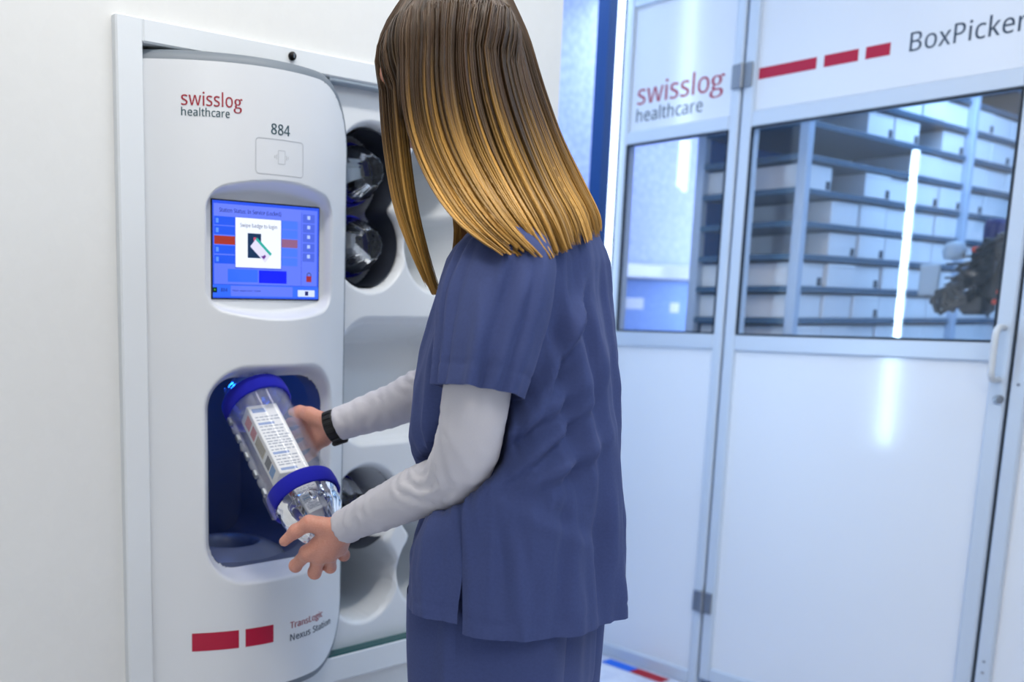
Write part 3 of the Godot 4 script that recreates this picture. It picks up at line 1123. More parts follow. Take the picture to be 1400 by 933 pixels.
# ---------------------------------------------------------------- storage cabin
func build_cabin() -> void:
	var X := CABIN_X
	var t := thing("storage_cabin", "white glazed storage cabin with aluminium frame and hinged door", "cabin", "", Vector3.ZERO)
	var top := 2.5
	var bar := func(z0: float, z1: float, y0: float, y1: float, deep := 0.05): return one_box(Vector3(X + deep / 2, (y0 + y1) / 2, (z0 + z1) / 2), Vector3(deep, y1 - y0, z1 - z0), 0.004)
	# corner post, light strip and fixed panel
	add("corner_post", one_box(Vector3(X + 0.06, top / 2, -0.625), Vector3(0.12, top, 0.09), 0.004), M.blue_post, t)
	add("post_cover", one_box(Vector3(X - 0.003, top / 2, -0.597), Vector3(0.008, top, 0.036), 0.002), M.navy_trim, t)
	var ls := add("light_strip", one_box(Vector3(X - 0.008, 1.3, -0.565), Vector3(0.016, 2.34, 0.018), 0.003), glow("cabin_strip_glow", Color(0.86, 0.94, 1.0), 3.0), t)
	ls.set_meta("label", "bright upright light strip")
	var fixed := add("fixed_panel", bar.call(-0.552, -0.521, 0.0, top), M.aluminium, t)
	add("stile", bar.call(-0.157, -0.127, 0.0, top), M.aluminium, fixed)
	for q in [[0.0, 0.045], [1.106, 1.155], [1.768, 1.81], [2.2, 2.24]]:
		add("rail", bar.call(-0.521, -0.157, q[0], q[1]), M.aluminium, fixed)
	var panel := func(z0: float, z1: float, y0: float, y1: float): return one_box(Vector3(X + 0.02, (y0 + y1) / 2, (z0 + z1) / 2), Vector3(0.016, y1 - y0 + 0.01, z1 - z0 + 0.01), 0.0)
	add("lower_panel", panel.call(-0.521, -0.157, 0.045, 1.106), M.cabin_white, fixed)
	add("upper_panel", panel.call(-0.521, -0.157, 1.81, 2.2), M.cabin_white, fixed)
	add("top_panel", panel.call(-0.521, -0.157, 2.24, 2.5), M.cabin_white, fixed)
	add("window_pane", one_box(Vector3(X + 0.02, 1.4615, -0.339), Vector3(0.006, 0.62, 0.37), 0.0), M.pane, fixed)
	gaskets(fixed, -0.521, -0.157, 1.155, 1.768)
	# door
	var door := add("door", bar.call(-0.119, -0.083, 0.03, 2.46), M.aluminium, t)
	add("stile", bar.call(0.611, 0.65, 0.03, 2.46), M.aluminium, door)
	for q in [[0.03, 0.075], [1.104, 1.153], [1.767, 1.814], [2.42, 2.46]]:
		add("rail", bar.call(-0.083, 0.611, q[0], q[1]), M.aluminium, door)
	add("lower_panel", panel.call(-0.083, 0.611, 0.075, 1.104), M.cabin_white, door)
	add("upper_panel", panel.call(-0.083, 0.611, 1.814, 2.42), M.cabin_white, door)
	add("window_pane", one_box(Vector3(X + 0.02, 1.46, 0.264), Vector3(0.006, 0.62, 0.70), 0.0), M.pane, door)
	gaskets(door, -0.083, 0.611, 1.153, 1.767)
	for y in [1.919, 0.29]:
		var mb := MB.new()
		for s in [-1, 1]:
			cbox(mb, Vector3(X - 0.004, y, -0.123 + s * 0.018), Vector3(0.006, 0.07, 0.03), 0.002)
		tube(mb, [Vector3(X - 0.008, y - 0.035, -0.123), Vector3(X - 0.008, y + 0.035, -0.123)], 0.008, 12)
		add("hinge", mb, M.steel, door)
	var mb := MB.new()
	tube(mb, [Vector3(X, 1.19, 0.63), Vector3(X - 0.03, 1.19, 0.63), Vector3(X - 0.045, 1.178, 0.63), Vector3(X - 0.048, 1.16, 0.63), Vector3(X - 0.048, 1.09, 0.63), Vector3(X - 0.045, 1.072, 0.63), Vector3(X - 0.03, 1.06, 0.63), Vector3(X, 1.06, 0.63)], 0.008, 12, 3)
	var hd := add("handle", mb, mat("handle_grey", Color(0.78, 0.79, 0.8), 0.4), door)
	hd.set_meta("label", "pale bow handle")
	mb = MB.new()
	lathe(mb, [[Vector2(0.011, 0.0), Vector2(0.011, 0.008)], [Vector2(0.011, 0.008), Vector2(0.0, 0.009)]], Transform3D(Basis(Vector3(0, 0, 1), PI / 2), Vector3(X, 1.011, 0.638)), 24)
	add("lock", mb, M.steel, door)
	add("door_seal", one_box(Vector3(X + 0.03, 1.24, 0.654), Vector3(0.03, 2.42, 0.007), 0.001), M.gasket, t)
	add("hinge_gap", one_box(Vector3(X + 0.035, 1.24, -0.123), Vector3(0.02, 2.42, 0.007), 0.001), M.rail_grey, t)
	# post and side panel right of the door
	add("door_post", bar.call(0.659, 0.694, 0.0, top), M.aluminium, t)
	add("side_panel", one_box(Vector3(X + 0.02, top / 2, 0.93), Vector3(0.016, top, 0.475), 0.0), M.cabin_white, t)
	for y in [0.30, 0.33, 1.05]:
		mb = MB.new()
		lathe(mb, [[Vector2(0.004, 0.0), Vector2(0.003, 0.002), Vector2(0.0, 0.0025)]], Transform3D(Basis(Vector3(0, 0, 1), PI / 2), Vector3(X, y, 0.676)), 12)
		add("screw", mb, M.steel, t)
	add("side_rail", bar.call(1.165, 1.2, 0.0, top), M.aluminium, t)
	# cabin shell behind: roof, glazed left side, right side and rear
	add("roof", one_box(Vector3(X + 1.65, top + 0.03, 0.28), Vector3(3.3, 0.06, 1.95), 0.002), M.cabin_white, t)
	add("right_side", one_box(Vector3(X + 1.65, top / 2, 1.19), Vector3(3.2, top, 0.04), 0.002), M.cabin_white, t)
	add("rear_side", one_box(Vector3(X + 3.25, top / 2, 0.28), Vector3(0.04, top, 1.86), 0.002), M.cabin_white, t)
	add("side_pane", one_box(Vector3(X + 1.7, top / 2, -0.64), Vector3(3.1, top, 0.006), 0.0), M.pane, t)
	# lettering and stripes, on the upper panels
	var on := func(z0: float, y0: float): return func(x, y, d): return Vector3(X + 0.0118 - d, y0 + y, z0 + x)
	var soft := mat("logo_red_soft", Color(0.62, 0.06, 0.22), 0.4)
	letters("logo_lettering", "swisslo", "Droid Sans", 0.258, 0.069, on.call(-0.497, 1.893), soft, fixed)
	letters("logo_lettering", "g", "Droid Serif", 0.048, 0.068, on.call(-0.236, 1.873), soft, fixed)
	letters("logo_lettering", "healthcare", "Droid Sans", 0.24, 0.044, on.call(-0.497, 1.838), M.logo_slate, fixed)
	letters("model_lettering", "BoxPicker", "Droid Sans", 0.262, 0.052, on.call(0.335, 1.9), M.logo_slate, door)
	for q in [[-0.079, 0.091], [0.112, 0.205], [0.224, 0.287]]:
		add("red_stripe", one_box(Vector3(X + 0.0115, 1.9185, (q[0] + q[1]) / 2), Vector3(0.001, 0.032, q[1] - q[0]), 0.0002), M.logo_red, door)


func gaskets(parent: Node, z0: float, z1: float, y0: float, y1: float) -> void:
	var X := CABIN_X + 0.006
	var mb := MB.new()
	for y in [y0 + 0.002, y1 - 0.002]:
		cbox(mb, Vector3(X, y, (z0 + z1) / 2), Vector3(0.012, 0.005, z1 - z0), 0.0005)
	for z in [z0 + 0.002, z1 - 0.002]:
		cbox(mb, Vector3(X, (y0 + y1) / 2, z), Vector3(0.012, y1 - y0, 0.005), 0.0005)
	add("gasket", mb, M.gasket, parent)


func build_rack() -> void:
	var t := thing("storage_rack", "steel storage rack with thin shelves seen through the cabin windows", "rack", "", Vector3.ZERO)
	var x0 := 3.05
	var z0 := -0.36
	var z1 := -0.017
	for x in [3.065, 4.245, 5.42]:
		for z in [z0, z1]:
			add("upright", one_box(Vector3(x, 1.2, z), Vector3(0.035, 2.4, 0.03), 0.003), M.rack_post, t)
	var levels := []
	for k in 20:
		levels.append(0.205 + k * 0.1)
	for y in levels:
		add("shelf", one_box(Vector3((x0 + 5.42) / 2, y - 0.009, (z0 + z1) / 2), Vector3(5.42 - x0, 0.018, z1 - z0 - 0.004), 0.002), M.shelf_steel, t)
	add("blue_light_sheet", one_box(Vector3(4.24, 1.2, z0 - 0.02), Vector3(2.3, 2.4, 0.004), 0.0005), M.rack_blue_light, t)  # added sheet; its blue stands in for light in the empty shelves
	# boxes: front at z1, 0.185 wide
	var proto_mb := MB.new()
	var W := 0.182
	var H := 0.074
	var Dp := 0.32
	# open carton: sides, bottom and a front with a lip
	cbox(proto_mb, Vector3(0, H / 2, -Dp / 2), Vector3(W, H, Dp), 0.0025)
	var body := proto_mb.mesh()
	var tag_mesh := one_box(Vector3(W / 2 - 0.022, 0.017, 0.0008), Vector3(0.026, 0.026, 0.002), 0.0005).mesh()
	var fold := one_box(Vector3(0, H - 0.006, 0.0008), Vector3(W - 0.01, 0.003, 0.0016), 0.0004).mesh()
	var fills := {
		1.105: [0, 1, 2, 3, 4, 5], 1.205: [0, 1, 2, 3, 4, 5], 1.305: [0, 1, 2, 3, 4, 5], 1.405: [1, 2, 3, 4, 5], 1.505: [1, 2, 3, 4, 5], 1.605: [0, 2, 3, 4, 5],
		1.705: [4, 5], 1.805: [2, 3, 5], 1.905: [3, 4, 5], 1.005: [0, 1, 2, 3, 4, 5],
	}
	var tags := {1.205: [2], 1.305: [0, 2], 1.405: [1, 2], 1.605: [0, 2, 3, 4, 5], 1.805: [2, 3, 5], 1.005: [1]}
	var nth := ["first", "second", "third", "fourth", "fifth", "sixth", "seventh", "eighth", "ninth", "tenth", "eleventh"]
	for y in fills:
		var lev := int(round((y - 1.005) / 0.1))
		var where := "the shelf below the sill" if lev == 0 else "the %s shelf above the sill" % nth[lev - 1]
		for k in fills[y]:
			make_box(body, tag_mesh, fold, Vector3(3.175 + k * 0.192, y, z1 - 0.002 + rng.randf_range(-0.012, 0.0)), y in tags and k in tags[y], "white box, %s from the near upright on %s" % [nth[k], where])
		for k in 5:
			make_box(body, tag_mesh, fold, Vector3(4.36 + k * 0.192, y, z1 - 0.002 + rng.randf_range(-0.012, 0.0)), (k + lev) % 3 == 0, "white box, %s beyond the second upright on %s" % [nth[k], where])
	build_robot()


func make_box(body: Mesh, tag_mesh: Mesh, fold: Mesh, at: Vector3, tagged: bool, label: String) -> void:
	var t := thing("storage_box", label + (", dark tag" if tagged else ""), "box", "boxes on the storage rack", at)
	add("carton_body", body, M.box_card, t)
	add("front_fold", fold, M.box_card, t)
	if tagged:
		add("dark_tag", tag_mesh, M.box_tag, t)


func build_robot() -> void:
	var at := Vector3(3.58, 0.0, 0.345)
	var t := thing("picking_robot", "dark picking robot with cables and orange fittings behind the cabin door window", "robot", "", at)
	add("mast", one_box(Vector3(0.08, 1.2, 0.14), Vector3(0.08, 2.4, 0.08), 0.006), M.aluminium, t)
	add("carriage", one_box(Vector3(-0.01, 1.345, 0.01), Vector3(0.10, 0.18, 0.13), 0.02), M.robot_dark, t)
	add("motor", one_box(Vector3(-0.02, 1.255, -0.03), Vector3(0.09, 0.07, 0.08), 0.015), M.robot_dark, t)
	var mb := MB.new()
	lathe(mb, [[Vector2(0.03, 0.0), Vector2(0.032, 0.05), Vector2(0.028, 0.07), Vector2(0.0, 0.074)]], Transform3D(Basis(), Vector3(-0.03, 1.44, 0.0)), 24)
	add("motor_cap", mb, M.robot_blue, t)
	add("gripper_plate", one_box(Vector3(-0.06, 1.33, -0.16), Vector3(0.012, 0.10, 0.06), 0.004), M.robot_pale, t)
	mb = MB.new()
	lathe(mb, [[Vector2(0.0, 0.0), Vector2(0.028, 0.005), Vector2(0.034, 0.03), Vector2(0.024, 0.055), Vector2(0.0, 0.06)]], Transform3D(Basis(), Vector3(-0.05, 1.39, -0.1)), 24)
	add("sensor_head", mb, M.robot_pale, t)
	for k in 7:
		mb = one_box(Vector3(-0.03, 1.27 + 0.022 * k, -0.07), Vector3(0.05, 0.006, 0.10), 0.002)
		add("cooling_fin", mb, M.robot_dark, t)
	for k in 11:
		mb = MB.new()
		var pts := []
		for i in 7:
			pts.append(Vector3(-0.085 + rng.randf_range(-0.012, 0.012), 1.24 + 0.035 * i + rng.randf_range(-0.02, 0.02), -0.10 + 0.025 * i + rng.randf_range(-0.05, 0.05)))
		tube(mb, pts, 0.008, 8, 4)
		add("cable", mb, M.robot_dark, t)
	for q in [Vector3(-0.075, 1.37, 0.0), Vector3(-0.075, 1.29, 0.05), Vector3(-0.078, 1.42, -0.03), Vector3(-0.075, 1.26, 0.04)]:
		add("orange_fitting", one_box(q, Vector3(0.016, 0.016, 0.024), 0.004), M.robot_orange, t)


# ---------------------------------------------------------------- the nurse
const NEAR_ARM := [Vector3(1.007, 1.293, 0.672), Vector3(0.977, 1.244, 0.678), Vector3(0.961, 1.177, 0.681), Vector3(0.958, 1.104, 0.674), Vector3(0.968, 1.031, 0.652), Vector3(0.981, 0.982, 0.609), Vector3(0.977, 0.959, 0.560), Vector3(0.980, 0.921, 0.476), Vector3(0.982, 0.886, 0.403), Vector3(0.981, 0.867, 0.368)]
const FAR_ARM := [Vector3(1.262, 1.275, 0.560), Vector3(1.250, 1.225, 0.520), Vector3(1.238, 1.172, 0.457), Vector3(1.215, 1.119, 0.389), Vector3(1.167, 1.066, 0.313), Vector3(1.127, 1.032, 0.241), Vector3(1.098, 1.012, 0.198)]
const SLEEVE := [Vector3(1.040, 1.319, 0.659), Vector3(1.006, 1.283, 0.673), Vector3(0.983, 1.225, 0.680), Vector3(0.966, 1.167, 0.686), Vector3(0.953, 1.113, 0.688)]
const FAR_SLEEVE := [Vector3(1.215, 1.312, 0.578), Vector3(1.255, 1.285, 0.560), Vector3(1.250, 1.232, 0.530), Vector3(1.236, 1.190, 0.495), Vector3(1.212, 1.150, 0.455)]


func chain(out: Array, pts: Array, radii: Array) -> void:
	for i in pts.size() - 1:
		out.append([pts[i], pts[i + 1], radii[i], radii[i + 1]])


func build_person() -> void:
	var t := thing("person", "person in navy scrubs with long brown hair, drawing a clear carrier from the station", "person", "", STAND)
	var inv := Transform3D(Basis(), -STAND)
	var mb := MB.new()
	# rough body under the clothes
	var bones := []
	var hip := STAND + Vector3(0, 0.9, 0)
	chain(bones, [hip, STAND + FWD * 0.005 + Vector3(0, 1.1, 0), STAND + Vector3(0, 1.25, 0)], [0.1, 0.085, 0.085])
	chain(bones, [hip + LEFT * 0.07, hip - LEFT * 0.07], [0.095, 0.095])
	chain(bones, [STAND + LEFT * 0.06 + Vector3(0, 1.17, 0), STAND - LEFT * 0.06 + Vector3(0, 1.17, 0)], [0.085, 0.085])
	chain(bones, [STAND + LEFT * 0.11 + Vector3(0, 1.26, 0), STAND - LEFT * 0.11 + Vector3(0, 1.26, 0)], [0.035, 0.035])
	for s in [-1.0, 1.0]:
		var h: Vector3 = STAND + LEFT * 0.09 * s
		chain(bones, [h + Vector3(0, 0.85, 0), h + FWD * 0.01 + Vector3(0, 0.48, 0), h - FWD * 0.02 + Vector3(0, 0.09, 0)], [0.082, 0.055, 0.036])
		chain(bones, [h - FWD * 0.02 + Vector3(0, 0.06, 0), h + FWD * 0.13 + Vector3(0, 0.045, 0)], [0.036, 0.03])
	chain(bones, NEAR_ARM, [0.024, 0.024, 0.024, 0.024, 0.023, 0.023, 0.022, 0.02, 0.018, 0.018])
	chain(bones, FAR_ARM, [0.024, 0.024, 0.024, 0.023, 0.021, 0.019, 0.018])
	var neck0 := STAND + Vector3(0, 1.32, 0) + FWD * 0.01
	var H := Vector3(1.066, 1.566, 0.491)
	chain(bones, [neck0, H - Vector3(0, 0.09, 0) - FWD * 0.03], [0.052, 0.05])
	nets(mb, func(p): return bones_distance(p, bones, 0.025), Vector3(0.8, -0.01, 0.15), Vector3(1.5, 1.52, 1.0), 0.014)
	head_mesh(mb, H)
	hand_meshes(mb)
	for i in mb.v.size():
		mb.v[i] = mb.v[i] - STAND
	add("body", mb, M.skin, t)
	build_clothes(t)
	# shoes
	for s in [-1.0, 1.0]:
		var rows := []
		for i in 13:
			var f := i / 12.0
			var w: float = 0.046 * sin(PI * clampf(0.12 + f * 0.83, 0.0, 1.0)) + 0.006
			var hgt: float = lerpf(0.075, 0.045, smoothstep(0.3, 0.8, f)) * (0.5 + 0.5 * sin(PI * clampf(0.2 + f * 0.75, 0, 1)))
			var row := PackedVector3Array()
			for k in 20:
				var a := TAU * k / 20.0
				row.append(LEFT * (0.09 * s + cos(a) * w) + FWD * lerpf(-0.08, 0.19, f) + Vector3(0, maxf(0.0, hgt * 0.5 + sin(a) * hgt * 0.62), 0))
			rows.append(row)
		var sb := MB.new()
		sb.grid(rows, true)
		sb.cap(rows[0], -FWD)
		sb.cap(rows[12], FWD)
		add("shoe", sb, M.shoe_white, t)
	# watch on the far wrist
	var wc := Vector3(1.094, 1.010, 0.188)
	var wd: Vector3 = (FAR_ARM[6] - FAR_ARM[5]).normalized()
	var wx := (Vector3.UP - wd * wd.y).normalized()
	var wb := Basis(wx, wd, wx.cross(wd))
	sb_watch(t, Transform3D(wb, wc - STAND))


func sb_watch(t: Node, xf: Transform3D) -> void:
	var mb := MB.new()
	lathe(mb, [[Vector2(0.0265, -0.010), Vector2(0.0285, -0.009), Vector2(0.029, 0.0), Vector2(0.0285, 0.009), Vector2(0.0265, 0.010)], [Vector2(0.0255, 0.010), Vector2(0.0255, -0.010)]], xf, 40)
	var w := add("watch", mb, M.rubber_black, t)
	w.set_meta("label", "black rubber watch strap")
	for k in 7:
		var a := 0.55 + k * 0.42
		var b := xf.basis * Basis(Vector3.UP, -a)
		add("strap_link", one_box(xf.origin + b * Vector3(0.0293, 0, 0), Vector3(0.0028, 0.017, 0.0075), 0.001, b), M.rubber_black, w)
	var b2 := xf.basis * Basis(Vector3.UP, 2.6)
	add("watch_case", one_box(xf.origin + b2 * Vector3(0.032, 0, 0), Vector3(0.01, 0.032, 0.03), 0.003, b2), M.rubber_black, w)


func head_mesh(mb: MB, H: Vector3) -> void:
	var pitch := 0.38
	var flat := Vector3(-0.42, 0, -0.907).normalized()
	var f := flat * cos(pitch) + Vector3.DOWN * sin(pitch)
	var u := Vector3.UP * cos(pitch) + flat * sin(pitch)
	var r := f.cross(u)
	var P := func(a: float, b: float, c: float): return H + f * a + u * b + r * c
	var bones := []
	chain(bones, [P.call(-0.02, 0.025, 0.0), P.call(0.02, 0.03, 0.0)], [0.078, 0.076])       # skull
	chain(bones, [P.call(0.035, -0.02, 0.0), P.call(0.055, -0.085, 0.0)], [0.06, 0.028])      # face down to the chin
	chain(bones, [P.call(0.0, -0.05, 0.05), P.call(0.055, -0.09, 0.014)], [0.02, 0.016])      # jaw
	chain(bones, [P.call(0.0, -0.05, -0.05), P.call(0.055, -0.09, -0.014)], [0.02, 0.016])
	chain(bones, [P.call(0.083, 0.005, 0.0), P.call(0.106, -0.033, 0.0)], [0.009, 0.012])     # nose
	chain(bones, [P.call(0.098, -0.036, 0.01), P.call(0.098, -0.036, -0.01)], [0.008, 0.008])
	chain(bones, [P.call(0.086, -0.057, 0.014), P.call(0.086, -0.057, -0.014)], [0.008, 0.008])  # lips
	chain(bones, [P.call(0.082, -0.066, 0.012), P.call(0.082, -0.066, -0.012)], [0.008, 0.008])
	chain(bones, [P.call(0.078, 0.022, 0.04), P.call(0.084, 0.02, 0.01)], [0.012, 0.012])     # brow
	chain(bones, [P.call(0.078, 0.022, -0.04), P.call(0.084, 0.02, -0.01)], [0.012, 0.012])
	for s in [-1.0, 1.0]:
		chain(bones, [P.call(0.0, 0.01, 0.078 * s), P.call(-0.008, -0.025, 0.076 * s)], [0.013, 0.009])  # ears
		chain(bones, [P.call(0.06, -0.025, 0.04 * s), P.call(0.05, -0.035, 0.045 * s)], [0.022, 0.02])   # cheeks
	chain(bones, [P.call(-0.03, -0.05, 0.0), STAND + Vector3(0, 1.36, 0)], [0.05, 0.052])      # neck
	nets(mb, func(p): return bones_distance(p, bones, 0.018), H - Vector3(0.16, 0.2, 0.16), H + Vector3(0.17, 0.15, 0.17), 0.005)


func hand_meshes(mb: MB) -> void:
	# left hand under the carrier's lower end
	var b := []
	var W := Vector3(0.981, 0.867, 0.368)
	var idx := [Vector3(0.947, 0.817, 0.313), Vector3(0.946, 0.788, 0.280), Vector3(0.969, 0.789, 0.261), Vector3(0.987, 0.798, 0.254)]
	var mid := [Vector3(0.962, 0.813, 0.327), Vector3(0.971, 0.777, 0.301), Vector3(0.993, 0.782, 0.274), Vector3(1.005, 0.795, 0.264)]
	var rin := [Vector3(0.978, 0.816, 0.336), Vector3(0.995, 0.786, 0.313), Vector3(1.012, 0.790, 0.287), Vector3(1.018, 0.802, 0.276)]
	var lit := [Vector3(0.993, 0.827, 0.341), Vector3(1.014, 0.807, 0.326), Vector3(1.023, 0.809, 0.304), Vector3(1.026, 0.816, 0.292)]
	var thumb := [Vector3(0.966, 0.866, 0.357), Vector3(0.937, 0.872, 0.331), Vector3(0.923, 0.857, 0.312), Vector3(0.913, 0.837, 0.293)]
	for q in [idx, mid, rin, lit]:
		b.append([W.lerp(q[0], 0.08), q[0], 0.018, 0.012])
	b.append([W + Vector3(0.004, 0.004, 0.016), W, 0.0225, 0.022])
	b.append([idx[0].lerp(W, 0.3), lit[0].lerp(W, 0.3), 0.0125, 0.0125])
	b.append([idx[0], lit[0], 0.0118, 0.0105])
	chain(b, thumb, [0.0165, 0.0125, 0.0105, 0.0085])
	b.append([thumb[1].lerp(thumb[0], 0.45), idx[0].lerp(W, 0.45), 0.0105, 0.011])
	# knuckles stand a little proud of the back of the hand
	for q in [idx, mid, rin, lit]:
		var back: Vector3 = q[0] + Vector3(-0.0025, -0.001, 0.003)
		b.append([back, back + (W - q[0]).normalized() * 0.004, 0.0112, 0.010])
		b.append([q[1] + Vector3(-0.001, -0.001, 0.001), q[1], 0.0103, 0.0100])
	# tendons
	for q in [idx, mid, rin]:
		b.append([q[0].lerp(W, 0.15) + Vector3(-0.005, -0.001, 0.006), q[0].lerp(W, 0.7) + Vector3(-0.004, 0.0, 0.005), 0.0085, 0.0085])
	var fb := []
	chain(fb, idx, [0.0116, 0.0104, 0.0092, 0.0076])
	chain(fb, mid, [0.0120, 0.0110, 0.0094, 0.0078])
	chain(fb, rin, [0.0112, 0.0100, 0.0088, 0.0074])
	chain(fb, lit, [0.0100, 0.0088, 0.0078, 0.0064])
	var df := func(p):
		var d := bones_distance(p, b, 0.009)
		var e := bones_distance(p, fb, 0.0035)
		var k := 0.005
		var h := maxf(k - absf(d - e), 0.0) / k
		return minf(d, e) - h * h * k * 0.25
	nets(mb, df, Vector3(0.885, 0.755, 0.225), Vector3(1.05, 0.915, 0.41), 0.003)
	# right hand behind the carrier
	var a := []
	var V := Vector3(1.098, 1.012, 0.198)
	var i2 := [Vector3(1.090, 1.009, 0.116), Vector3(1.103, 1.008, 0.074), Vector3(1.100, 1.002, 0.045), Vector3(1.092, 0.993, 0.032)]
	var m2 := [Vector3(1.092, 0.992, 0.115), Vector3(1.109, 0.984, 0.071), Vector3(1.105, 0.974, 0.043), Vector3(1.097, 0.965, 0.030)]
	var r2 := [Vector3(1.092, 0.978, 0.125), Vector3(1.108, 0.963, 0.087), Vector3(1.107, 0.952, 0.061), Vector3(1.100, 0.942, 0.049)]
	var l2 := [Vector3(1.093, 0.968, 0.140), Vector3(1.106, 0.949, 0.114), Vector3(1.108, 0.936, 0.091), Vector3(1.105, 0.927, 0.077)]
	var t2 := [Vector3(1.086, 1.019, 0.168), Vector3(1.075, 1.027, 0.141), Vector3(1.070, 1.030, 0.118), Vector3(1.066, 1.028, 0.099)]
	for q in [i2, m2, r2, l2]:
		a.append([V.lerp(q[0], 0.1), q[0], 0.016, 0.0115])
	a.append([V + Vector3(0.008, 0.005, 0.02), V, 0.0225, 0.0215])
	a.append([i2[0].lerp(V, 0.35), l2[0].lerp(V, 0.35), 0.014, 0.014])
	chain(a, t2, [0.015, 0.0125, 0.0105, 0.0085])
	var fa := []
	chain(fa, i2, [0.0105, 0.0095, 0.0085, 0.0072])
	chain(fa, m2, [0.0108, 0.0097, 0.0087, 0.0074])
	chain(fa, r2, [0.0102, 0.0092, 0.0083, 0.0070])
	chain(fa, l2, [0.0092, 0.0082, 0.0074, 0.0062])
	var df2 := func(p):
		var d := bones_distance(p, a, 0.010)
		var e := bones_distance(p, fa, 0.0035)
		var k := 0.005
		var h := maxf(k - absf(d - e), 0.0) / k
		return minf(d, e) - h * h * k * 0.25
	nets(mb, df2, Vector3(1.03, 0.90, 0.005), Vector3(1.15, 1.06, 0.25), 0.0035)


# rings of the tunic: height, shift forward, half depth, half width
const TUNIC := [[1.365, -0.012, 0.055, 0.07], [1.345, -0.008, 0.072, 0.105], [1.325, -0.004, 0.085, 0.145], [1.305, -0.002, 0.095, 0.168], [1.29, -0.001, 0.1, 0.175], [1.25, 0.001, 0.106, 0.182], [1.2, 0.005, 0.118, 0.185], [1.15, 0.008, 0.128, 0.187], [1.1, 0.009, 0.135, 0.19], [1.05, 0.009, 0.142, 0.192], [1.0, 0.008, 0.145, 0.195], [0.95, 0.006, 0.147, 0.198], [0.9, 0.003, 0.148, 0.2], [0.85, 0.003, 0.151, 0.203], [0.8, 0.002, 0.154, 0.205], [0.77, 0.001, 0.154, 0.205]]


func ridge(d: float, w: float) -> float:
	return exp(-d * d / (w * w))


# folds of the tunic; a is the angle from the front (90 = her left, 180 = her back), y the height
func tunic_fold(a: float, y: float, nz: FastNoiseLite) -> float:
	var f := 0.0
	# drapes hanging from the shoulder blade
	f += crease(a - (146.0 + (1.25 - y) * 62.0), 9.0) * 0.017 * smoothstep(1.29, 1.18, y) * smoothstep(0.88, 1.05, y)
	f += crease(a - (168.0 + (1.25 - y) * 26.0), 7.0) * 0.014 * smoothstep(1.27, 1.15, y)
	f += crease(a - (180.0 + (1.25 - y) * 6.0), 5.0) * 0.008 * smoothstep(1.22, 1.05, y)
	f -= 0.006 * ridge(a - (188.0 + (1.25 - y) * 5.0), 5.0) * smoothstep(1.2, 1.0, y)
	# slanting pulls below the armpit
	f += crease((y - 1.085) - (a - 130.0) * 0.0015, 0.020) * 0.016 * ridge(a - 128.0, 30.0)
	f += crease((y - 1.040) - (a - 130.0) * 0.0021, 0.016) * 0.015 * ridge(a - 136.0, 26.0)
	f += crease((y - 1.000) - (a - 130.0) * 0.0010, 0.018) * 0.014 * ridge(a - 146.0, 20.0)
	f -= crease((y - 0.960) + (a - 130.0) * 0.0014, 0.02) * 0.006 * ridge(a - 140.0, 24.0)
	f += crease((y - 1.15) - (a - 140.0) * 0.0042, 0.022) * 0.013 * ridge(a - 142.0, 20.0)
	f += crease((y - 1.21) - (a - 150.0) * 0.0046, 0.02) * 0.010 * ridge(a - 150.0, 16.0)
	# long soft drapes towards the hem
	f += 0.006 * sin(deg_to_rad(a * 7.0) + 0.6) * smoothstep(1.0, 0.78, y)
	f += crease(a - 116.0 - (0.9 - y) * 40.0, 5.0) * 0.006 * smoothstep(0.98, 0.88, y)
	f += crease(a - 150.0 + (0.9 - y) * 30.0, 7.0) * 0.008 * smoothstep(1.02, 0.9, y)
	f += crease(a - 172.0 - (0.9 - y) * 10.0, 5.0) * 0.008 * smoothstep(1.0, 0.9, y)
	f += crease(a - 62.0, 6.0) * 0.006 * smoothstep(1.0, 0.86, y)
	f += 0.012 * nz.get_noise_2d(a * 1.6, y * 90.0) * smoothstep(1.34, 1.25, y)
	f += 0.0035 * nz.get_noise_2d(a * 5.0 + 300.0, y * 320.0) * smoothstep(1.34, 1.25, y)
	return f


# a fold with one steep flank: out on one side of the line, in on the other
func crease(d: float, w: float) -> float:
	return ridge(d, w) - 0.8 * ridge(d + w * 1.1, w * 0.7)


func tunic_point(a: float, y: float, nz: FastNoiseLite, grow := 0.0) -> Vector3:
	var cf := table(TUNIC, y, 1)
	var hd := table(TUNIC, y, 2) + grow
	var hw := table(TUNIC, y, 3) + grow
	var r := deg_to_rad(a)
	var c := cos(r)
	var s := sin(r)
	var n := 2.0 / 2.15
	var p := FWD * (cf + signf(c) * pow(absf(c), n) * hd) + LEFT * (signf(s) * pow(absf(s), n) * hw)
	var out := (FWD * c / hd + LEFT * s / hw).normalized()
	p += out * tunic_fold(a, y, nz) + Vector3(0, y, 0)
	# the near arm presses the cloth in
	if a > 5.0 and a < 140.0 or a > 365.0:
		for it in 8:
			var d := bones_distance(p + STAND, arm_bones, 0.002)
			if d > 0.045 or it > 0 and d > 0.006:
				break
			var push := 0.0065 - d if it > 0 else maxf(0.0065 - d, pow((0.045 - d) / 0.045, 2.0) * 0.03)
			p -= Vector3(p.x, 0, p.z).normalized() * push
	return p


var arm_bones := []


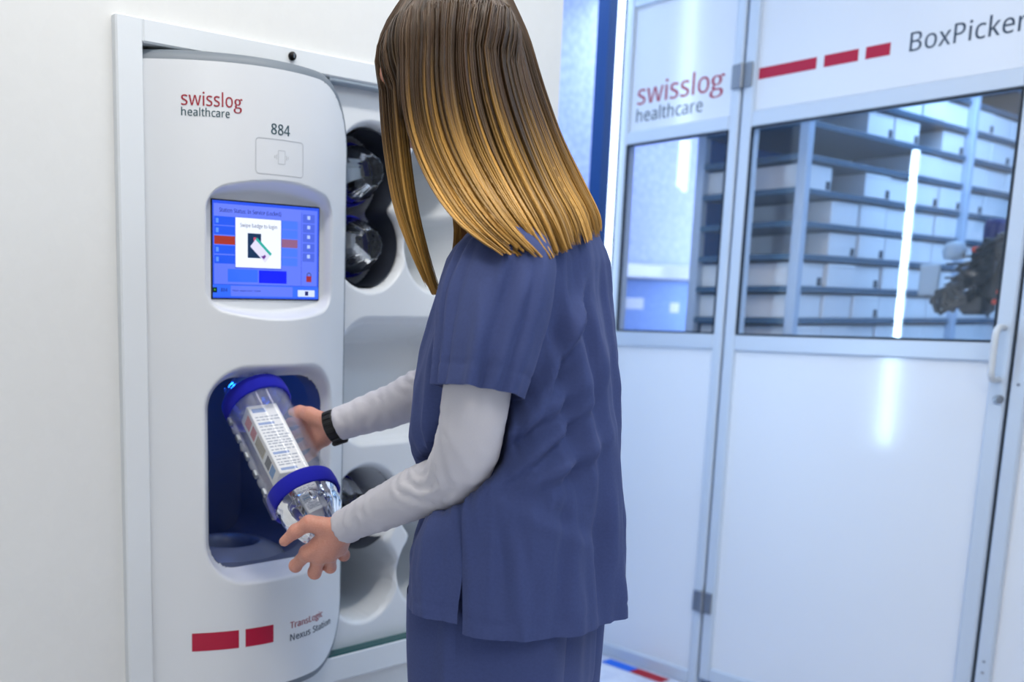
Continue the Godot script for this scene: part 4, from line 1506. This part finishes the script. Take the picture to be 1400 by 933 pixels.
func build_clothes(t: Node) -> void:
	chain(arm_bones, NEAR_ARM.slice(3), [0.046, 0.045, 0.043, 0.040, 0.036, 0.030, 0.028])
	var nz := noise(0.02, 3, 77)
	# tunic: starts and ends at the left side seam, where it is slit at the hem
	var rows := []
	var N := 200
	var ys := []
	for k in 106:
		ys.append(lerpf(1.365, 0.776, k / 105.0))
	for y in ys:
		var row := PackedVector3Array()
		var gap := 1.7 * smoothstep(0.855, 0.79, y)
		for k in N + 1:
			var f := float(k) / N
			var a := lerpf(90.0 + gap * 0.5, 450.0 - gap, f)
			# the front piece ends a little higher than the back
			var lift := 0.012 * smoothstep(300.0, 330.0, a) * smoothstep(0.87, 0.776, y)
			row.append(tunic_point(a, y + lift, nz, -0.0012 * ridge(y - 0.798, 0.0025) - 0.002 * ridge(minf(absf(a - 90.0), absf(a - 450.0)), 1.0)))
		rows.append(row)
	var hem := PackedVector3Array()
	var hem2 := PackedVector3Array()
	for k in N + 1:
		var p: Vector3 = rows[rows.size() - 1][k]
		var inward := Vector3(p.x, 0, p.z).normalized()
		hem.append(p - inward * 0.003 - Vector3(0, 0.001, 0))
		hem2.append(p - inward * 0.016 + Vector3(0, 0.03, 0))
	var mb := MB.new()
	mb.grid(rows)
	mb.grid([rows[rows.size() - 1], hem, hem2])
	# the sleeves belong to the tunic
	var far_top: Array = []
	sleeve(mb, SLEEVE, [0.045, 0.07, 0.076, 0.066, 0.057], [0.04, 0.05, 0.058, 0.058, 0.057], 3)
	sleeve(mb, FAR_SLEEVE, [0.045, 0.066, 0.068, 0.062, 0.058], [0.04, 0.05, 0.055, 0.055, 0.055], 5)
	var tu := add("scrub_tunic", mb, M.scrub_cotton, t)
	tu.set_meta("label", "navy short-sleeved scrub tunic, slit at the side hem")
	# long-sleeved undershirt: two arm tubes and a yoke
	mb = MB.new()
	arm(mb, NEAR_ARM, [0.044, 0.045, 0.046, 0.045, 0.044, 0.042, 0.039, 0.035, 0.0295, 0.027], 7, Vector3(0.962, 1.015, 0.585))
	arm(mb, FAR_ARM, [0.042, 0.044, 0.045, 0.043, 0.040, 0.034, 0.029], 8, Vector3(1.19, 1.14, 0.36))
	var us := add("undershirt", mb, M.knit_white, t)
	us.set_meta("label", "white long-sleeved knit undershirt")
	# trousers
	mb = MB.new()
	rows = []
	for k in 24:
		var y := lerpf(1.0, 0.58, k / 23.0)
		var tuck := 0.05 * smoothstep(0.66, 0.58, y)
		var row := PackedVector3Array()
		for j in 120:
			var a := 360.0 * j / 120.0
			var r := deg_to_rad(a)
			var hd := lerpf(0.115, 0.128, smoothstep(1.0, 0.8, y))
			var hw := lerpf(0.15, 0.178, smoothstep(1.0, 0.8, y))
			var w := 0.004 * nz.get_noise_2d(a * 2.0, y * 70.0) * 2.0 + 0.004 * ridge(a - 128.0 - (0.78 - y) * 60.0, 5.0) - 0.004 * ridge(a - 140.0 - (0.78 - y) * 50.0, 5.0) + 0.0015 * ridge(a - 82.0, 1.2)
			row.append(FWD * (0.014 + cos(r) * (hd + w - tuck)) + LEFT * sin(r) * (hw + w - tuck) + Vector3(0, y, 0))
		rows.append(row)
	mb.grid(rows, true)
	for s in [-1.0, 1.0]:
		rows = []
		for k in 40:
			var y := lerpf(0.8, 0.07, k / 39.0)
			var row := PackedVector3Array()
			for j in 64:
				var a := TAU * j / 64.0
				var g := smoothstep(0.8, 0.1, y)
				var w := 0.006 * nz.get_noise_3d(rad_to_deg(a) * 1.5, y * 60.0, s * 50.0) + 0.0012 * ridge(rad_to_deg(a) - 82.0, 1.5)
				row.append(FWD * (0.014 - 0.02 * g + cos(a) * (lerpf(0.124, 0.085, g) + w)) + LEFT * (s * 0.088 + sin(a) * (lerpf(0.09, 0.075, g) + w)) + Vector3(0, y, 0))
			rows.append(row)
		mb.grid(rows, true)
	var tr := add("scrub_trousers", mb, M.scrub_cotton, t)
	tr.set_meta("label", "navy scrub trousers")


func sleeve(mb: MB, pts: Array, ra: Array, rb: Array, sd: int) -> void:
	var nz := noise(0.6, 3, sd)
	var path := spline(pts, 14)
	var a1 := spline1(ra, 14)
	var b1 := spline1(rb, 14)
	var rows := frame_rows(path, a1, b1, FWD, 96)
	var n := rows.size()
	for i in n:
		var f := float(i) / (n - 1)
		var row: PackedVector3Array = rows[i]
		for k in row.size():
			var out := (row[k] - path[i]).normalized()
			var a := 360.0 * k / row.size()
			var w := 0.0
			# folds that run down from the shoulder (270 = her left, 360 = her front)
			for q in [[338.0, -6.0, 7.0, 0.006, 0.05], [318.0, 10.0, 8.0, 0.007, 0.0], [296.0, 16.0, 7.0, 0.006, 0.12], [272.0, -14.0, 8.0, 0.007, 0.3], [247.0, 12.0, 9.0, 0.008, 0.1], [222.0, 8.0, 8.0, 0.006, 0.2]]:
				w += crease(wrapf(a - q[0] - q[1] * f, -180.0, 180.0), q[2]) * q[3] * smoothstep(q[4], q[4] + 0.35, f)
			w += 0.008 * ridge(wrapf(a - 205.0, -180.0, 180.0), 12.0) * f
			w += 0.003 * nz.get_noise_3dv(row[k] * 14.0)
			w -= 0.0012 * ridge(f - 0.86, 0.008)
			row[k] = row[k] + out * w
		rows[i] = row
	var inner := PackedVector3Array()
	var deep := PackedVector3Array()
	for p in rows[n - 1]:
		inner.append(p.lerp(path[n - 1], 0.06))
		deep.append(p.lerp(path[n - 1], 0.1) + (path[n - 6] - path[n - 1]))
	for r in [rows[n - 1], inner, deep]:
		pass
	var shift := func(src):
		var o := PackedVector3Array()
		for p in src:
			o.append(p - STAND)
		return o
	var moved := []
	for r in rows:
		moved.append(shift.call(r))
	mb.grid(moved, true)
	mb.grid([moved[n - 1], shift.call(inner), shift.call(deep)], true)


func arm(mb: MB, pts: Array, radii: Array, sd: int, inner: Vector3) -> void:
	var nz := noise(1.0, 3, sd)
	var bones := []
	chain(bones, Array(spline(pts.slice(1), 4)), Array(spline1(radii.slice(1), 4)))
	var end: Vector3 = pts[pts.size() - 1]
	var way: Vector3 = (end - pts[pts.size() - 2]).normalized()
	var fn := func(p: Vector3) -> float:
		var d := bones_distance(p, bones, 0.001)
		if absf(d) < 0.02:
			var r := p.distance_to(inner)
			d -= 0.0022 * sin(r * 330.0 + nz.get_noise_3dv(p * 18.0) * 3.0) * ridge(r - 0.05, 0.035)
			d -= 0.002 * nz.get_noise_3dv(p * 16.0)
			var along := (end - p).dot(way)
			d -= 0.0011 * sin(along * 260.0 + nz.get_noise_3dv(p * 12.0) * 6.0) * ridge(along - 0.07, 0.06)
			if along < 0.014:
				d -= 0.0012
		return maxf(d, (p - end).dot(way))
	var lo := Vector3.ONE * 1e9
	var hi := -lo
	for p in pts:
		lo = lo.min(p)
		hi = hi.max(p)
	var at := mb.v.size()
	nets(mb, fn, lo - Vector3.ONE * 0.06, hi + Vector3.ONE * 0.06, 0.0042)
	for i in range(at, mb.v.size()):
		mb.v[i] = mb.v[i] - STAND


# ---------------------------------------------------------------- hair
const GUIDES := [
	[Vector3(1.032, 1.693, 0.439), Vector3(1.001, 1.627, 0.418), Vector3(0.988, 1.545, 0.431), Vector3(0.981, 1.458, 0.450), Vector3(0.982, 1.367, 0.475), Vector3(0.994, 1.298, 0.504), Vector3(1.013, 1.243, 0.529)],
	[Vector3(1.045, 1.699, 0.448), Vector3(0.988, 1.621, 0.460), Vector3(0.978, 1.535, 0.482), Vector3(0.977, 1.452, 0.498), Vector3(0.982, 1.380, 0.510), Vector3(0.991, 1.313, 0.524), Vector3(1.010, 1.245, 0.533)],
	[Vector3(1.058, 1.699, 0.458), Vector3(0.989, 1.615, 0.487), Vector3(0.967, 1.540, 0.505), Vector3(0.962, 1.467, 0.528), Vector3(0.957, 1.392, 0.578), Vector3(0.941, 1.333, 0.653), Vector3(0.953, 1.291, 0.721)],
	[Vector3(1.076, 1.701, 0.470), Vector3(0.994, 1.608, 0.523), Vector3(0.972, 1.524, 0.543), Vector3(0.972, 1.453, 0.563), Vector3(0.967, 1.385, 0.611), Vector3(0.953, 1.332, 0.674), Vector3(0.961, 1.292, 0.726)],
	[Vector3(1.093, 1.703, 0.483), Vector3(1.011, 1.606, 0.549), Vector3(0.993, 1.522, 0.571), Vector3(0.995, 1.452, 0.593), Vector3(0.993, 1.390, 0.636), Vector3(0.982, 1.335, 0.695), Vector3(0.997, 1.288, 0.741)],
	[Vector3(1.111, 1.703, 0.496), Vector3(1.038, 1.606, 0.569), Vector3(1.025, 1.523, 0.595), Vector3(1.031, 1.452, 0.619), Vector3(1.031, 1.391, 0.657), Vector3(1.018, 1.334, 0.710), Vector3(1.020, 1.291, 0.738)],
	[Vector3(1.132, 1.704, 0.505), Vector3(1.084, 1.614, 0.569), Vector3(1.073, 1.527, 0.604), Vector3(1.077, 1.455, 0.634), Vector3(1.080, 1.394, 0.668), Vector3(1.073, 1.342, 0.710), Vector3(1.068, 1.304, 0.733)],
	[Vector3(1.149, 1.703, 0.511), Vector3(1.137, 1.625, 0.555), Vector3(1.130, 1.542, 0.592), Vector3(1.132, 1.467, 0.628), Vector3(1.140, 1.404, 0.659), Vector3(1.143, 1.357, 0.690), Vector3(1.140, 1.321, 0.707)],
	[Vector3(1.161, 1.703, 0.507), Vector3(1.178, 1.637, 0.533), Vector3(1.181, 1.559, 0.564), Vector3(1.188, 1.477, 0.598), Vector3(1.199, 1.412, 0.632), Vector3(1.202, 1.357, 0.664), Vector3(1.197, 1.331, 0.671)],
	[Vector3(1.169, 1.704, 0.500), Vector3(1.215, 1.648, 0.483), Vector3(1.224, 1.564, 0.506), Vector3(1.227, 1.483, 0.537), Vector3(1.226, 1.414, 0.575), Vector3(1.222, 1.357, 0.610), Vector3(1.216, 1.329, 0.623)],
	[Vector3(1.142, 1.706, 0.480), Vector3(1.189, 1.647, 0.439), Vector3(1.184, 1.567, 0.451), Vector3(1.175, 1.486, 0.473), Vector3(1.157, 1.416, 0.500), Vector3(1.144, 1.358, 0.527), Vector3(1.143, 1.324, 0.545)],
	[Vector3(1.097, 1.704, 0.448), Vector3(1.126, 1.644, 0.405), Vector3(1.114, 1.552, 0.422), Vector3(1.102, 1.460, 0.451), Vector3(1.091, 1.390, 0.481), Vector3(1.085, 1.334, 0.501), Vector3(1.074, 1.277, 0.504)],
]


# a point of the hair sheet: g runs across the guides, f from root (0) to tip (1)
const SKULL_A := Vector3(1.070, 1.597, 0.4995)
const SKULL_B := Vector3(1.060, 1.583, 0.478)


func hair_point(g: float, f: float, lo: int, hi: int) -> Vector3:
	var x := clampf(f, 0.0, 1.06) * 6.0
	var i := clampi(int(floorf(x)), 0, 5)
	var u := x - i
	var k := clampi(int(floorf(g)), lo, hi - 1)
	var s := g - k
	var col := []
	for j in [k - 1, k, k + 1, k + 2]:
		var q: Array = GUIDES[clampi(j, lo, hi)]
		col.append(cat(q[maxi(i - 1, 0)], q[i], q[i + 1], q[mini(i + 2, 6)], u))
	var p: Vector3 = cat(col[0], col[1], col[2], col[3], s)
	# lie on the skull, not in it
	var a := SKULL_A
	var ab := SKULL_B - a
	var on := a + ab * clampf((p - a).dot(ab) / ab.length_squared(), 0.0, 1.0)
	var d := p.distance_to(on)
	if d < 0.09:
		p = on + (p - on) / maxf(d, 0.001) * 0.09
	return p


func build_hair() -> void:
	rng.seed = 31
	var person := get_node("person")
	var core := Vector3(1.085, 1.5, 0.53)
	# solid underlayer so that no scalp shows between the locks
	var mb := MB.new()
	mb.colored = true
	for part in [[0, 1, 6, 0.93], [1, 2, 8, 0.40], [2, 11, 70, 0.93]]:
		var rows := []
		var cols := []
		for i in 33:
			var f: float = i / 32.0 * part[3]
			var row := PackedVector3Array()
			var cr := PackedColorArray()
			for j in part[2] + 1:
				var g := lerpf(part[0], part[1], float(j) / part[2])
				var p := hair_point(g, f, part[0], part[1])
				var inward := Vector3(core.x - p.x, 0, core.z - p.z).normalized()
				row.append(p + inward * (0.009 if part[0] == 2 else 0.003) - STAND)
				cr.append(Color(0.055, 0.028, 0.014).lerp(Color(0.22, 0.12, 0.045), smoothstep(0.35, 0.95, f)))
			rows.append(row)
			cols.append(cr)
		mb.grid(rows, false, cols)
	var under := add("hair", mb, M.hair, person)
	under.set_meta("label", "long straight hair, brown at the roots and golden at the ends")
	# locks
	mb = MB.new()
	mb.colored = true
	var S := 22
	for part in [[0, 1, 12, 260, 1.0], [1, 2, 14, 240, 0.43], [2, 11, 170, 4300, 1.0]]:
		var clumps := []
		for c in part[2]:
			clumps.append([lerpf(part[0], part[1], (c + rng.randf()) / part[2]), rng.randf_range(-0.006, 0.010), rng.randf(), rng.randf_range(0.93, 1.04), rng.randf_range(-0.008, 0.008), rng.randf()])
		for k in part[3]:
			var c: Array = clumps[rng.randi_range(0, part[2] - 1)]
			var spread: float = rng.randf_range(-1.0, 1.0) * (part[1] - part[0]) / part[2] * 1.3
			var depth: float = c[1] + rng.randf_range(-0.003, 0.005)
			var ends: float = c[3] * rng.randf_range(0.955, 1.0) * part[4]
			var turn: float = clampf(c[2] * 0.6 + rng.randf() * 0.4, 0.0, 1.0)
			var wide := rng.randf_range(0.0005, 0.0012)
			var shade: float = lerpf(0.5, 1.25, c[5]) * rng.randf_range(0.8, 1.2)
			var rows := []
			var cols := []
			var path := PackedVector3Array()
			for i in S + 1:
				var f := float(i) / S
				var g: float = clampf(lerpf(c[0], 0.5, 0.55 * f * f) + spread * (1.0 - 0.6 * f) if part[0] == 0 else c[0] + spread * (1.0 - 0.45 * f), part[0], part[1])
				var p := hair_point(g, f * ends, part[0], part[1])
				var inward := Vector3(core.x - p.x, 0, core.z - p.z).normalized()
				var side := Vector3(-inward.z, 0, inward.x)
				path.append(p + inward * (depth * smoothstep(0.0, 0.25, f)) + side * c[4] * f * f - STAND)
			for i in S + 1:
				var f := float(i) / S
				var tan := (path[mini(i + 1, S)] - path[maxi(i - 1, 0)]).normalized()
				var out := Vector3(path[i].x + STAND.x - core.x, 0.2 * 0.0, path[i].z + STAND.z - core.z).normalized()
				var side := tan.cross(out).normalized()
				out = side.cross(tan)
				var w := wide * (1.0 - 0.75 * smoothstep(0.75, 1.0, f)) * 1.6
				rows.append(PackedVector3Array([path[i] + side * w, path[i] + out * w * 0.55, path[i] - side * w, path[i] - out * w * 0.55]))
				var dye: float = smoothstep(0.12 + 0.4 * turn, 0.52 + 0.42 * turn, f * part[4])
				var col := Color(0.062, 0.034, 0.016).lerp(Color(0.5, 0.275, 0.066), dye) * shade
				cols.append(PackedColorArray([col, col, col, col]))
			mb.grid(rows, true, cols)
	var lk := add("hair_locks", mb, M.hair, under)
	lk.set_meta("kind", "stuff")
